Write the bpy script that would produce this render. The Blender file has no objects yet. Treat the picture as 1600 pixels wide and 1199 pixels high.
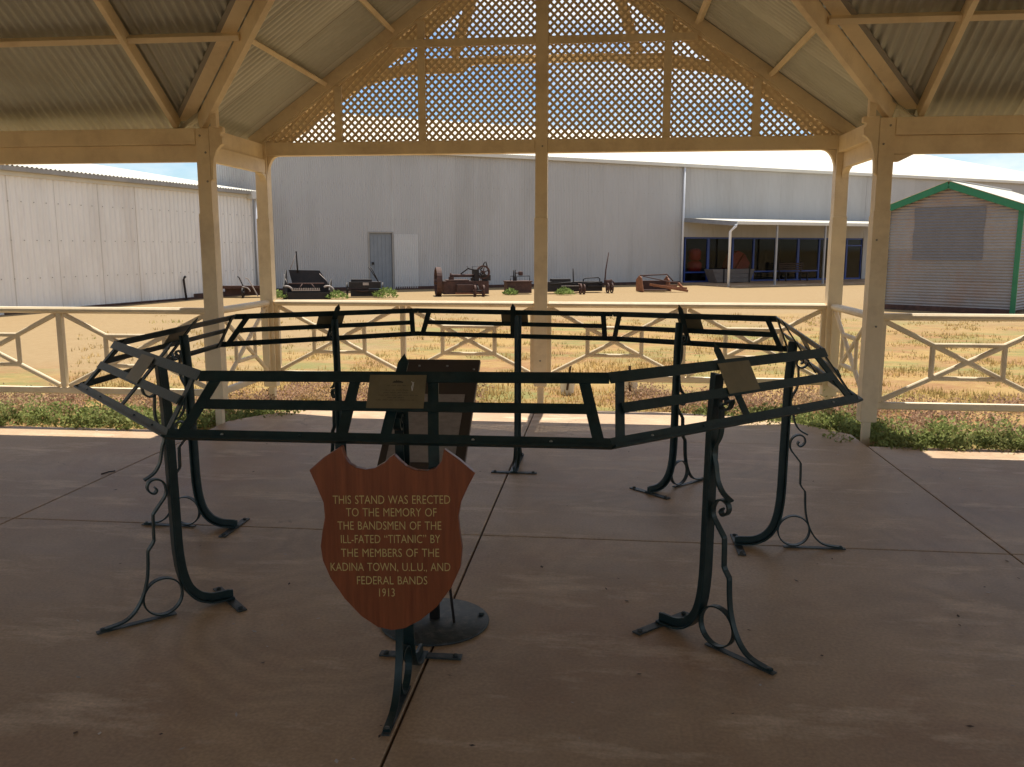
import bpy, bmesh, math, random
from math import sin, cos, pi, radians as R
from mathutils import Vector as V, Matrix
random.seed(7)
sc = bpy.context.scene
col = sc.collection

# ------------------------------------------------------------------ camera, sky, sun, exposure
cam = bpy.data.objects.new('camera', bpy.data.cameras.new('camera'))
col.objects.link(cam); sc.camera = cam
cam.location = (0, 0, 1.55)
cam.rotation_euler = (R(81.0), 0, R(6.18))
cam.data.sensor_width = 36.0
cam.data.lens = 29.88
cam.data.clip_start = 0.05
cam.data.clip_end = 3000
SUN_EL = 69.0
world = bpy.data.worlds.new('World'); sc.world = world
world.use_nodes = True
wn = world.node_tree.nodes; wl = world.node_tree.links
wn.clear()
wo = wn.new('ShaderNodeOutputWorld'); wb = wn.new('ShaderNodeBackground')
sky = wn.new('ShaderNodeTexSky'); sky.sky_type = 'NISHITA'
sky.sun_disc = False
sky.sun_elevation = R(SUN_EL); sky.sun_rotation = 0.0
sky.air_density = 1.0; sky.dust_density = 0.3; sky.ozone_density = 3.5
wb.inputs['Strength'].default_value = 0.085
# high thin cloud, laid over the sky by direction
tc = wn.new('ShaderNodeTexCoord'); mp = wn.new('ShaderNodeMapping')
mp.inputs['Scale'].default_value = (2.6, 2.6, 9.0)
mp.inputs['Location'].default_value = (7.3, 4.0, 0.3)
nz = wn.new('ShaderNodeTexNoise'); nz.inputs['Scale'].default_value = 1.15
nz.inputs['Detail'].default_value = 9; nz.inputs['Roughness'].default_value = 0.62
cr = wn.new('ShaderNodeValToRGB')
cr.color_ramp.elements[0].position = 0.43; cr.color_ramp.elements[0].color = (0.04, 0.04, 0.04, 1)
cr.color_ramp.elements[1].position = 0.63; cr.color_ramp.elements[1].color = (0.9, 0.9, 0.9, 1)
mx = wn.new('ShaderNodeMix'); mx.data_type = 'RGBA'
mx.inputs['B'].default_value = (8.6, 8.8, 9.0, 1)
wl.new(tc.outputs['Generated'], mp.inputs['Vector']); wl.new(mp.outputs['Vector'], nz.inputs['Vector'])
wl.new(nz.outputs['Fac'], cr.inputs['Fac']); wl.new(cr.outputs['Color'], mx.inputs['Factor'])
hs = wn.new('ShaderNodeHueSaturation'); hs.inputs['Saturation'].default_value = 1.2; hs.inputs['Value'].default_value = 1.0
wl.new(sky.outputs['Color'], hs.inputs['Color']); wl.new(hs.outputs['Color'], mx.inputs['A']); wl.new(mx.outputs['Result'], wb.inputs['Color'])
wl.new(wb.outputs['Background'], wo.inputs['Surface'])
sl = bpy.data.lights.new('sun', 'SUN'); sl.energy = 4.9; sl.angle = R(0.53); sl.color = (1.0, 0.94, 0.835)
so = bpy.data.objects.new('sun', sl); col.objects.link(so)
so.rotation_euler = (-R(90 - SUN_EL), 0, 0); so.location = (0, 20, 40)
sc.view_settings.view_transform = 'Standard'; sc.view_settings.look = 'None'
sc.view_settings.gamma = 1.0; sc.view_settings.exposure = 0.62
sc.cycles.max_bounces = 10; sc.cycles.diffuse_bounces = 6

# ------------------------------------------------------------------ helpers
def tag(o, label=None, cat=None, group=None, kind=None):
    if label: o['label'] = label
    if cat: o['category'] = cat
    if group: o['group'] = group
    if kind: o['kind'] = kind
    return o
def thing(name, label, cat, loc=(0, 0, 0), rz=0.0, group=None):
    o = bpy.data.objects.new(name, None); col.objects.link(o)
    o.location = loc; o.rotation_euler = (0, 0, rz); o.empty_display_size = 0.2
    return tag(o, label, cat, group)
class MB:
    def __init__(s): s.v = []; s.f = []; s.sm = []
    def add(s, vs, fs, smooth=False):
        n = len(s.v); s.v += [tuple(p) for p in vs]
        s.f += [tuple(i + n for i in f) for f in fs]; s.sm += [smooth] * len(fs); return s
    def box(s, x0, x1, y0, y1, z0, z1):
        vs = [(x, y, z) for z in (z0, z1) for y in (y0, y1) for x in (x0, x1)]
        return s.add(vs, [(0, 2, 3, 1), (4, 5, 7, 6), (0, 1, 5, 4), (2, 6, 7, 3), (0, 4, 6, 2), (1, 3, 7, 5)])
    def bar(s, p, q, w, h, up=(0, 0, 1)):      # w across, h along 'up'
        p = V(p); q = V(q); d = (q - p).normalized(); up = V(up)
        a = d.cross(up)
        if a.length < 1e-4: a = d.cross(V((1, 0, 0)))
        a.normalize(); b = a.cross(d).normalized()
        vs = [c + a * (i * w / 2) + b * (j * h / 2) for c in (p, q) for i, j in ((-1, -1), (1, -1), (1, 1), (-1, 1))]
        return s.add(vs, [(0, 1, 2, 3), (7, 6, 5, 4), (0, 4, 5, 1), (1, 5, 6, 2), (2, 6, 7, 3), (3, 7, 4, 0)])
    def tube(s, pts, r, n=8, smooth=True, closed=False):
        pts = [V(p) for p in pts]; m = len(pts)
        rr = r if isinstance(r, (list, tuple)) else [r] * m
        vs = []; ref = V((0.31, 0.17, 0.93)).normalized()
        for i, p in enumerate(pts):
            if closed: d = pts[(i + 1) % m] - pts[i - 1]
            else: d = pts[min(i + 1, m - 1)] - pts[max(i - 1, 0)]
            d.normalize(); a = d.cross(ref)
            if a.length < 0.05: a = d.cross(V((1, 0, 0)))
            a.normalize(); b = d.cross(a)
            vs += [p + (a * cos(2 * pi * k / n) + b * sin(2 * pi * k / n)) * rr[i] for k in range(n)]
        fs = []
        for i in range(m if closed else m - 1):
            j = (i + 1) % m
            fs += [(i * n + k, i * n + (k + 1) % n, j * n + (k + 1) % n, j * n + k) for k in range(n)]
        if not closed: fs += [tuple(range(n))[::-1], tuple((m - 1) * n + k for k in range(n))]
        return s.add(vs, fs, smooth)
    def strip(s, pts, wdir, w, t, closed=False):  # flat bar bent along pts (normal to wdir), width w along wdir
        pts = [V(p) for p in pts]; m = len(pts); wd = V(wdir).normalized(); vs = []
        for i, p in enumerate(pts):
            if closed: d = pts[(i + 1) % m] - pts[i - 1]
            else: d = pts[min(i + 1, m - 1)] - pts[max(i - 1, 0)]
            d.normalize(); nn = d.cross(wd).normalized()
            vs += [p + wd * (a * w / 2) + nn * (b * t / 2) for a, b in ((-1, -1), (1, -1), (1, 1), (-1, 1))]
        fs = []
        for i in range(m if closed else m - 1):
            j = (i + 1) % m
            fs += [(i * 4 + k, i * 4 + (k + 1) % 4, j * 4 + (k + 1) % 4, j * 4 + k) for k in range(4)]
        if not closed: fs += [(3, 2, 1, 0), tuple((m - 1) * 4 + k for k in range(4))]
        return s.add(vs, fs)
    def prism(s, poly, o, u, v, t):              # polygon in plane (o,u,v), extruded by t along u x v
        o = V(o); u = V(u).normalized(); v = V(v).normalized(); n = u.cross(v)
        m = len(poly)
        a = [o + u * p[0] + v * p[1] for p in poly]; b = [p + n * t for p in a]
        return s.add(a + b, [tuple(range(m))[::-1], tuple(range(m, 2 * m))] + [(i, (i + 1) % m, m + (i + 1) % m, m + i) for i in range(m)])
    def lathe(s, prof, c, n=24, axis='z', smooth=True):
        c = V(c); vs = []; m = len(prof)
        for r, h in prof:
            for k in range(n):
                a = 2 * pi * k / n
                if axis == 'z': vs.append(c + V((r * cos(a), r * sin(a), h)))
                elif axis == 'x': vs.append(c + V((h, r * cos(a), r * sin(a))))
                else: vs.append(c + V((r * sin(a), h, r * cos(a))))
        fs = []
        for i in range(m - 1):
            fs += [(i * n + k, i * n + (k + 1) % n, (i + 1) * n + (k + 1) % n, (i + 1) * n + k) for k in range(n)]
        fs += [tuple(range(n))[::-1], tuple((m - 1) * n + k for k in range(n))]
        return s.add(vs, fs, smooth)
    def ring(s, c, R0, r, axis='x', n=28, k=6, a0=0.0, a1=2 * pi):
        c = V(c); full = abs(a1 - a0 - 2 * pi) < 1e-6
        pts = []
        for i in range(n if full else n + 1):
            a = a0 + (a1 - a0) * i / n
            if axis == 'x': pts.append(c + V((0, R0 * cos(a), R0 * sin(a))))
            elif axis == 'y': pts.append(c + V((R0 * cos(a), 0, R0 * sin(a))))
            else: pts.append(c + V((R0 * cos(a), R0 * sin(a), 0)))
        return s.tube(pts, r, k, True, full)
    def wheel(s, c, R0, axis='x', spokes=6, rim=0.03, width=0.05, hub=0.05):
        c = V(c)
        n = 28
        prof = [(R0 - rim, -width / 2), (R0, -width / 2), (R0, width / 2), (R0 - rim, width / 2)]
        vs = []
        for r, h in prof:
            for k in range(n):
                a = 2 * pi * k / n
                vs.append(c + (V((h, r * cos(a), r * sin(a))) if axis == 'x' else V((r * cos(a), h, r * sin(a)))))
        fs = [(i * n + k, i * n + (k + 1) % n, ((i + 1) % 4) * n + (k + 1) % n, ((i + 1) % 4) * n + k) for i in range(4) for k in range(n)]
        s.add(vs, fs)
        for k in range(spokes):
            a = 2 * pi * k / spokes + 0.3
            e = V((0, cos(a), sin(a))) if axis == 'x' else V((cos(a), 0, sin(a)))
            s.tube([c, c + e * (R0 - rim * 0.5)], 0.014 + R0 * 0.012, 6)
        s.lathe([(hub, -width * 0.8), (hub, width * 0.8)], c, 12, axis)
        return s
    def corr(s, o, u, v, L, v0, v1, amp=0.011, pitch=0.076, per=6, rows=1):
        # corrugated sheet: waves run across u, straight along v; v0/v1 numbers or functions of the u position
        o = V(o); u = V(u).normalized(); v = V(v).normalized(); n = u.cross(v)
        k = max(2, int(L / pitch * per)); vs = []; fs = []
        f0 = v0 if callable(v0) else (lambda t: v0)
        f1 = v1 if callable(v1) else (lambda t: v1)
        for i in range(k + 1):
            t = L * i / k; h = amp * sin(2 * pi * t / pitch)
            a, b = f0(t), f1(t)
            for j in range(rows + 1):
                vs.append(o + u * t + v * (a + (b - a) * j / rows) + n * h)
        m = rows + 1
        for i in range(k):
            for j in range(rows):
                fs.append((i * m + j, (i + 1) * m + j, (i + 1) * m + j + 1, i * m + j + 1))
        return s.add(vs, fs, True)
    def build(s, name, mat, parent=None, off=None, bevel=0.0):
        me = bpy.data.meshes.new(name)
        vs = s.v if off is None else [(p[0] - off[0], p[1] - off[1], p[2] - off[2]) for p in s.v]
        me.from_pydata([tuple(p) for p in vs], [], s.f)
        me.polygons.foreach_set('use_smooth', s.sm)
        me.materials.append(mat); me.update()
        o = bpy.data.objects.new(name, me); col.objects.link(o)
        if parent is not None: o.parent = parent
        if bevel > 0:
            b = o.modifiers.new('bevel', 'BEVEL'); b.width = bevel; b.segments = 2; b.limit_method = 'ANGLE'; b.angle_limit = R(50)
        return o

# ------------------------------------------------------------------ materials
def mk(name, base, rough=0.6, metal=0.0, var=0.15, scale=6.0, tint=None, tfac=0.0, tscale=2.0, bump=0.0, bscale=60.0, stretch=(1, 1, 1), spec=0.4, island=0.0):
    m = bpy.data.materials.new(name); m.use_nodes = True
    nt = m.node_tree; N = nt.nodes; L = nt.links
    b = N['Principled BSDF']
    b.inputs['Roughness'].default_value = rough; b.inputs['Metallic'].default_value = metal
    b.inputs['Specular IOR Level'].default_value = spec
    t = N.new('ShaderNodeTexCoord'); mpp = N.new('ShaderNodeMapping'); mpp.inputs['Scale'].default_value = stretch
    L.new(t.outputs['Object'], mpp.inputs['Vector'])
    n1 = N.new('ShaderNodeTexNoise'); n1.inputs['Scale'].default_value = scale; n1.inputs['Detail'].default_value = 7; n1.inputs['Roughness'].default_value = 0.65
    L.new(mpp.outputs['Vector'], n1.inputs['Vector'])
    mr = N.new('ShaderNodeMapRange'); mr.inputs['From Min'].default_value = 0.25; mr.inputs['From Max'].default_value = 0.75
    mr.inputs['To Min'].default_value = 1 - var; mr.inputs['To Max'].default_value = 1 + var
    L.new(n1.outputs['Fac'], mr.inputs['Value'])
    mul = N.new('ShaderNodeMix'); mul.data_type = 'RGBA'; mul.blend_type = 'MULTIPLY'; mul.inputs['Factor'].default_value = 1.0
    mul.inputs['A'].default_value = (*base, 1)
    L.new(mr.outputs['Result'], mul.inputs['B'])
    out = mul.outputs['Result']
    if tint:
        n2 = N.new('ShaderNodeTexNoise'); n2.inputs['Scale'].default_value = tscale; n2.inputs['Detail'].default_value = 8; n2.inputs['Roughness'].default_value = 0.7
        L.new(mpp.outputs['Vector'], n2.inputs['Vector'])
        r2 = N.new('ShaderNodeMapRange'); r2.inputs['From Min'].default_value = 0.48; r2.inputs['From Max'].default_value = 0.68
        r2.inputs['To Max'].default_value = tfac
        L.new(n2.outputs['Fac'], r2.inputs['Value'])
        mt = N.new('ShaderNodeMix'); mt.data_type = 'RGBA'; mt.inputs['B'].default_value = (*tint, 1)
        L.new(out, mt.inputs['A']); L.new(r2.outputs['Result'], mt.inputs['Factor']); out = mt.outputs['Result']
    if island > 0:
        g = N.new('ShaderNodeNewGeometry'); ri = N.new('ShaderNodeMapRange')
        ri.inputs['To Min'].default_value = 1 - island; ri.inputs['To Max'].default_value = 1 + island
        L.new(g.outputs['Random Per Island'], ri.inputs['Value'])
        m2 = N.new('ShaderNodeMix'); m2.data_type = 'RGBA'; m2.blend_type = 'MULTIPLY'; m2.inputs['Factor'].default_value = 1
        L.new(out, m2.inputs['A']); L.new(ri.outputs['Result'], m2.inputs['B']); out = m2.outputs['Result']
    L.new(out, b.inputs['Base Color'])
    if bump > 0:
        n3 = N.new('ShaderNodeTexNoise'); n3.inputs['Scale'].default_value = bscale; n3.inputs['Detail'].default_value = 5
        L.new(mpp.outputs['Vector'], n3.inputs['Vector'])
        bp = N.new('ShaderNodeBump'); bp.inputs['Strength'].default_value = bump; bp.inputs['Distance'].default_value = 0.01
        L.new(n3.outputs['Fac'], bp.inputs['Height']); L.new(bp.outputs['Normal'], b.inputs['Normal'])
    m['out'] = 0
    return m
def sheets(m, axis, width, amt, rows=None, dark=(0.5, 0.45, 0.4), lapw=0.012):
    # galvanised sheets: each sheet its own shade, a thin dark lap line between them
    nt = m.node_tree; N = nt.nodes; L = nt.links; b = N['Principled BSDF']
    src = b.inputs['Base Color'].links[0].from_socket
    t = N.new('ShaderNodeTexCoord'); sx = N.new('ShaderNodeSeparateXYZ'); L.new(t.outputs['Object'], sx.inputs['Vector'])
    d = N.new('ShaderNodeMath'); d.operation = 'DIVIDE'; d.inputs[1].default_value = width; L.new(sx.outputs[axis], d.inputs[0])
    fl = N.new('ShaderNodeMath'); fl.operation = 'FLOOR'; L.new(d.outputs[0], fl.inputs[0])
    wnz = N.new('ShaderNodeTexWhiteNoise'); wnz.noise_dimensions = '1D'; L.new(fl.outputs[0], wnz.inputs['W'])
    mr = N.new('ShaderNodeMapRange'); mr.inputs['To Min'].default_value = 1 - amt; mr.inputs['To Max'].default_value = 1 + amt * 0.6
    L.new(wnz.outputs['Value'], mr.inputs['Value'])
    mu = N.new('ShaderNodeMix'); mu.data_type = 'RGBA'; mu.blend_type = 'MULTIPLY'; mu.inputs['Factor'].default_value = 1
    L.new(src, mu.inputs['A']); L.new(mr.outputs['Result'], mu.inputs['B'])
    fr = N.new('ShaderNodeMath'); fr.operation = 'FRACT'; L.new(d.outputs[0], fr.inputs[0])
    lt = N.new('ShaderNodeMath'); lt.operation = 'LESS_THAN'; lt.inputs[1].default_value = lapw / width; L.new(fr.outputs[0], lt.inputs[0])
    w3 = N.new('ShaderNodeMath'); w3.operation = 'MULTIPLY'; w3.inputs[1].default_value = 0.55; L.new(lt.outputs[0], w3.inputs[0])
    m3 = N.new('ShaderNodeMix'); m3.data_type = 'RGBA'; m3.blend_type = 'MULTIPLY'; m3.inputs['B'].default_value = (*dark, 1)
    L.new(w3.outputs[0], m3.inputs['Factor']); L.new(mu.outputs['Result'], m3.inputs['A'])
    L.new(m3.outputs['Result'], b.inputs['Base Color'])
    return m
M = {}
M['paint'] = mk('cream_paint', (0.81, 0.68, 0.475), 0.5, var=0.10, scale=3.5, tint=(0.52, 0.39, 0.25), tfac=0.5, tscale=2.2, bump=0.12, bscale=35)
M['lattice'] = mk('lattice_paint', (0.74, 0.60, 0.40), 0.6, var=0.10, scale=9)
M['zinc'] = sheets(mk('roof_sheet', (0.45, 0.46, 0.43), 0.45, 0.25, var=0.12, scale=2.0, tint=(0.28, 0.24, 0.18), tfac=0.4, tscale=1.3), 'X', 0.762, 0.16)
M['zincY'] = sheets(mk('roof_sheet_side', (0.52, 0.53, 0.49), 0.45, 0.25, var=0.1, scale=2.0, tint=(0.3, 0.27, 0.2), tfac=0.3, tscale=1.3), 'Y', 0.762, 0.16)
M['wall_grey'] = sheets(mk('grey_wall_sheet', (0.45, 0.44, 0.43), 0.5, 0.1, var=0.05, scale=1.2, tint=(0.34, 0.32, 0.30), tfac=0.5, tscale=0.5, stretch=(1, 1, 0.25)), 'X', 0.762, 0.035, lapw=0.005)
M['wall_white'] = sheets(mk('white_wall_sheet', (0.78, 0.75, 0.70), 0.5, 0.05, var=0.08, scale=1.0, tint=(0.58, 0.52, 0.46), tfac=0.45, tscale=0.8, stretch=(1, 1, 0.3)), 'X', 1.52, 0.05, lapw=0.03)
M['patch_grey'] = mk('patch_sheet', (0.52, 0.515, 0.505), 0.45, 0.2, var=0.05)
M['roof_white'] = mk('white_roof', (0.60, 0.565, 0.47), 0.5, var=0.04, scale=0.3)
M['gutter'] = mk('gutter_paint', (0.62, 0.60, 0.54), 0.45, var=0.08, scale=1.5)
M['gutter_grey'] = mk('gutter_weathered', (0.30, 0.28, 0.25), 0.5, var=0.2, scale=1.5)
M['pipe_white'] = mk('white_pipe', (0.74, 0.75, 0.77), 0.4, var=0.05)
M['green_iron'] = mk('green_black_iron', (0.009, 0.028, 0.029), 0.42, 0.2, var=0.35, scale=14, tint=(0.035, 0.05, 0.05), tfac=0.5, tscale=18, bump=0.1, bscale=90, spec=0.5)
M['foot_iron'] = mk('worn_foot_iron', (0.035, 0.045, 0.045), 0.5, 0.2, var=0.4, scale=18, tint=(0.16, 0.15, 0.13), tfac=0.6, tscale=25)
M['bolt'] = mk('bolt_metal', (0.4, 0.4, 0.38), 0.35, 0.8, var=0.1)
M['brass'] = mk('dull_brass', (0.20, 0.165, 0.095), 0.45, 0.35, var=0.14, scale=14, tint=(0.12, 0.095, 0.055), tfac=0.35, tscale=9)
M['engrave'] = mk('engraved_black', (0.035, 0.028, 0.02), 0.6)
M['scratch'] = mk('scratched_brass', (0.55, 0.52, 0.46), 0.5)
M['shield'] = mk('stained_timber', (0.215, 0.062, 0.023), 0.30, var=0.28, scale=7, tint=(0.13, 0.03, 0.011), tfac=0.7, tscale=5, stretch=(7, 7, 0.5), bump=0.05, bscale=40, spec=0.45)
M['gilt'] = mk('gilt_paint', (0.56, 0.43, 0.17), 0.5, 0.1, var=0.12, scale=40)
M['board'] = mk('brown_board', (0.062, 0.049, 0.041), 0.35, var=0.12, scale=9)
M['board_text'] = mk('printed_panel', (0.30, 0.26, 0.235), 0.4, var=0.22, scale=55, stretch=(0.5, 1.4, 1))
M['concrete'] = mk('brown_concrete', (0.47, 0.325, 0.195), 0.6, var=0.2, scale=1.1, tint=(0.30, 0.20, 0.115), tfac=0.8, tscale=0.6, bump=0.05, bscale=30)
M['joint'] = mk('joint_dirt', (0.10, 0.07, 0.045), 0.9)
M['rust'] = mk('rusty_iron', (0.080, 0.038, 0.027), 0.8, var=0.45, scale=9, tint=(0.035, 0.023, 0.02), tfac=0.7, tscale=5)
M['rust_bright'] = mk('bright_rust', (0.24, 0.095, 0.042), 0.8, var=0.35, scale=8, tint=(0.12, 0.05, 0.03), tfac=0.6, tscale=5)
M['dark_iron'] = mk('dark_iron', (0.019, 0.015, 0.0135), 0.7, var=0.4, scale=10, tint=(0.05, 0.028, 0.02), tfac=0.4, tscale=6)
M['pale_metal'] = mk('bleached_metal', (0.36, 0.30, 0.26), 0.6, var=0.2, scale=10)
M['red_paint'] = mk('red_machine_paint', (0.33, 0.022, 0.018), 0.5, var=0.25)
M['timber_grey'] = mk('weathered_timber', (0.14, 0.12, 0.11), 0.8, var=0.25, scale=4, stretch=(0.6, 3, 6), tint=(0.1, 0.085, 0.075), tfac=0.6, tscale=3)
M['blue'] = mk('blue_frame', (0.025, 0.06, 0.26), 0.4, var=0.1)
M['door_blue'] = mk('blue_grey_door', (0.22, 0.24, 0.26), 0.5, var=0.1, scale=3)
M['post_grey'] = mk('grey_steel_post', (0.32, 0.32, 0.33), 0.45, 0.3)
M['green_trim'] = mk('green_trim', (0.02, 0.17, 0.075), 0.4, var=0.12, scale=5)
M['hut_wall'] = sheets(mk('hut_sheet', (0.27, 0.25, 0.24), 0.55, 0.15, var=0.12, scale=1.2, tint=(0.28, 0.17, 0.115), tfac=0.6, tscale=0.9), 'Z', 0.8, 0.10)
M['hut_patch'] = mk('hut_patch_sheet', (0.165, 0.16, 0.17), 0.5, 0.2, var=0.1, scale=3)
M['white_plastic'] = mk('white_plastic', (0.75, 0.75, 0.72), 0.5, var=0.08)
M['stake'] = mk('stake_timber', (0.07, 0.045, 0.03), 0.9)
M['leaf'] = mk('leaf_green', (0.25, 0.29, 0.10), 0.6, var=0.3, scale=1.6, tint=(0.36, 0.32, 0.16), tfac=0.55, tscale=1.1, island=0.45)
M['weed'] = mk('weed_green', (0.19, 0.25, 0.075), 0.6, var=0.2, scale=2, island=0.4)
M['straw'] = mk('dry_grass', (0.46, 0.32, 0.13), 0.8, var=0.25, scale=0.8, tint=(0.24, 0.27, 0.08), tfac=0.9, tscale=0.45, island=0.4)
M['pink'] = mk('pink_seed_heads', (0.38, 0.245, 0.17), 0.8, var=0.3, scale=2, tint=(0.32, 0.27, 0.11), tfac=0.6, tscale=1.4, island=0.4)
M['litter'] = mk('leaf_litter', (0.06, 0.04, 0.03), 0.9, island=0.8)
M['chip'] = mk('pale_chips', (0.5, 0.46, 0.42), 0.8, island=0.3)
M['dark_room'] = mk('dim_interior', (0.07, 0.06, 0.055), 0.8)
M['paper'] = mk('paper_notice', (0.75, 0.74, 0.70), 0.6)
gm = bpy.data.materials.new('window_glass'); gm.use_nodes = True
gN = gm.node_tree.nodes; gL = gm.node_tree.links; gN.remove(gN['Principled BSDF'])
gt = gN.new('ShaderNodeBsdfTransparent'); gt.inputs['Color'].default_value = (0.8, 0.82, 0.82, 1)
gg = gN.new('ShaderNodeBsdfGlossy'); gg.inputs['Roughness'].default_value = 0.03
gf = gN.new('ShaderNodeFresnel'); gf.inputs['IOR'].default_value = 1.18
gx = gN.new('ShaderNodeMixShader'); gL.new(gf.outputs[0], gx.inputs[0]); gL.new(gt.outputs[0], gx.inputs[1]); gL.new(gg.outputs[0], gx.inputs[2])
gL.new(gx.outputs[0], gN['Material Output'].inputs['Surface']); M['glass'] = gm

def leafy(m, k=0.45):
    N = m.node_tree.nodes; L = m.node_tree.links; b = N['Principled BSDF']
    src = b.inputs['Base Color'].links[0].from_socket
    d = N.new('ShaderNodeBsdfDiffuse'); t = N.new('ShaderNodeBsdfTranslucent'); x = N.new('ShaderNodeMixShader'); x.inputs[0].default_value = k
    L.new(src, d.inputs['Color']); L.new(src, t.inputs['Color']); L.new(d.outputs[0], x.inputs[1]); L.new(t.outputs[0], x.inputs[2])
    L.new(x.outputs[0], N['Material Output'].inputs['Surface']); N.remove(b)
for k_ in ('leaf', 'weed', 'straw', 'pink'): leafy(M[k_])
# the yard: pale sand far off and on the left, orange soil with straw and green near the rail
ym = bpy.data.materials.new('yard_ground'); ym.use_nodes = True
def yard():
    N = ym.node_tree.nodes; L = ym.node_tree.links; b = N['Principled BSDF']; b.inputs['Roughness'].default_value = 0.9
    b.inputs['Specular IOR Level'].default_value = 0.1
    t = N.new('ShaderNodeTexCoord'); sx = N.new('ShaderNodeSeparateXYZ'); L.new(t.outputs['Object'], sx.inputs['Vector'])
    def noise(s, d=8, r=0.65, st=(1, 1, 1)):
        mpp = N.new('ShaderNodeMapping'); mpp.inputs['Scale'].default_value = st; L.new(t.outputs['Object'], mpp.inputs['Vector'])
        n = N.new('ShaderNodeTexNoise'); n.inputs['Scale'].default_value = s; n.inputs['Detail'].default_value = d; n.inputs['Roughness'].default_value = r
        L.new(mpp.outputs['Vector'], n.inputs['Vector']); return n.outputs['Fac']
    def rng(v, a, b_, c=0.0, d=1.0):
        m = N.new('ShaderNodeMapRange'); m.inputs['From Min'].default_value = a; m.inputs['From Max'].default_value = b_
        m.inputs['To Min'].default_value = c; m.inputs['To Max'].default_value = d; L.new(v, m.inputs['Value']); return m.outputs['Result']
    def math2(op, a, bb):
        m = N.new('ShaderNodeMath'); m.operation = op
        for i, x in enumerate((a, bb)):
            if isinstance(x, (int, float)): m.inputs[i].default_value = x
            else: L.new(x, m.inputs[i])
        return m.outputs[0]
    def mix(a, bb, f):
        m = N.new('ShaderNodeMix'); m.data_type = 'RGBA'
        for s_, x in (('A', a), ('B', bb)):
            if isinstance(x, tuple): m.inputs[s_].default_value = (*x, 1)
            else: L.new(x, m.inputs[s_])
        L.new(f, m.inputs['Factor']); return m.outputs['Result']
    fine = rng(noise(9.0), 0.3, 0.7)
    sand = mix((0.265, 0.180, 0.090), (0.315, 0.222, 0.117), fine)
    soil = mix((0.245, 0.128, 0.056), (0.315, 0.188, 0.086), fine)
    straw = mix((0.31, 0.195, 0.07), (0.36, 0.245, 0.10), fine)
    green = (0.19, 0.185, 0.066)
    g1 = mix(soil, straw, rng(noise(0.75, 10, 0.72, (0.75, 1.2, 1)), 0.44, 0.56))
    g2 = mix(g1, green, rng(noise(0.55, 10, 0.76, (0.65, 1.3, 1)), 0.48, 0.60, 0, 0.9))
    wob = rng(noise(0.3, 5), 0.3, 0.7, -2.5, 2.5)
    far = rng(math2('ADD', sx.outputs['Y'], wob), 17.0, 22.0)                 # far strip is bare sand
    left = rng(math2('ADD', math2('ADD', sx.outputs['X'], math2('MULTIPLY', sx.outputs['Y'], 0.0)), wob), -3.2, -6.0)
    lefty = rng(math2('ADD', sx.outputs['Y'], math2('MULTIPLY', wob, 0.5)), 9.6, 11.5)
    bare = math2('MAXIMUM', far, math2('MULTIPLY', left, lefty))
    c = mix(g2, sand, bare)
    L.new(c, b.inputs['Base Color'])
    bp = N.new('ShaderNodeBump'); bp.inputs['Strength'].default_value = 0.5; bp.inputs['Distance'].default_value = 0.05
    L.new(noise(7.0, 10, 0.75), bp.inputs['Height']); L.new(bp.outputs['Normal'], b.inputs['Normal'])
yard(); M['yard'] = ym

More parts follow.
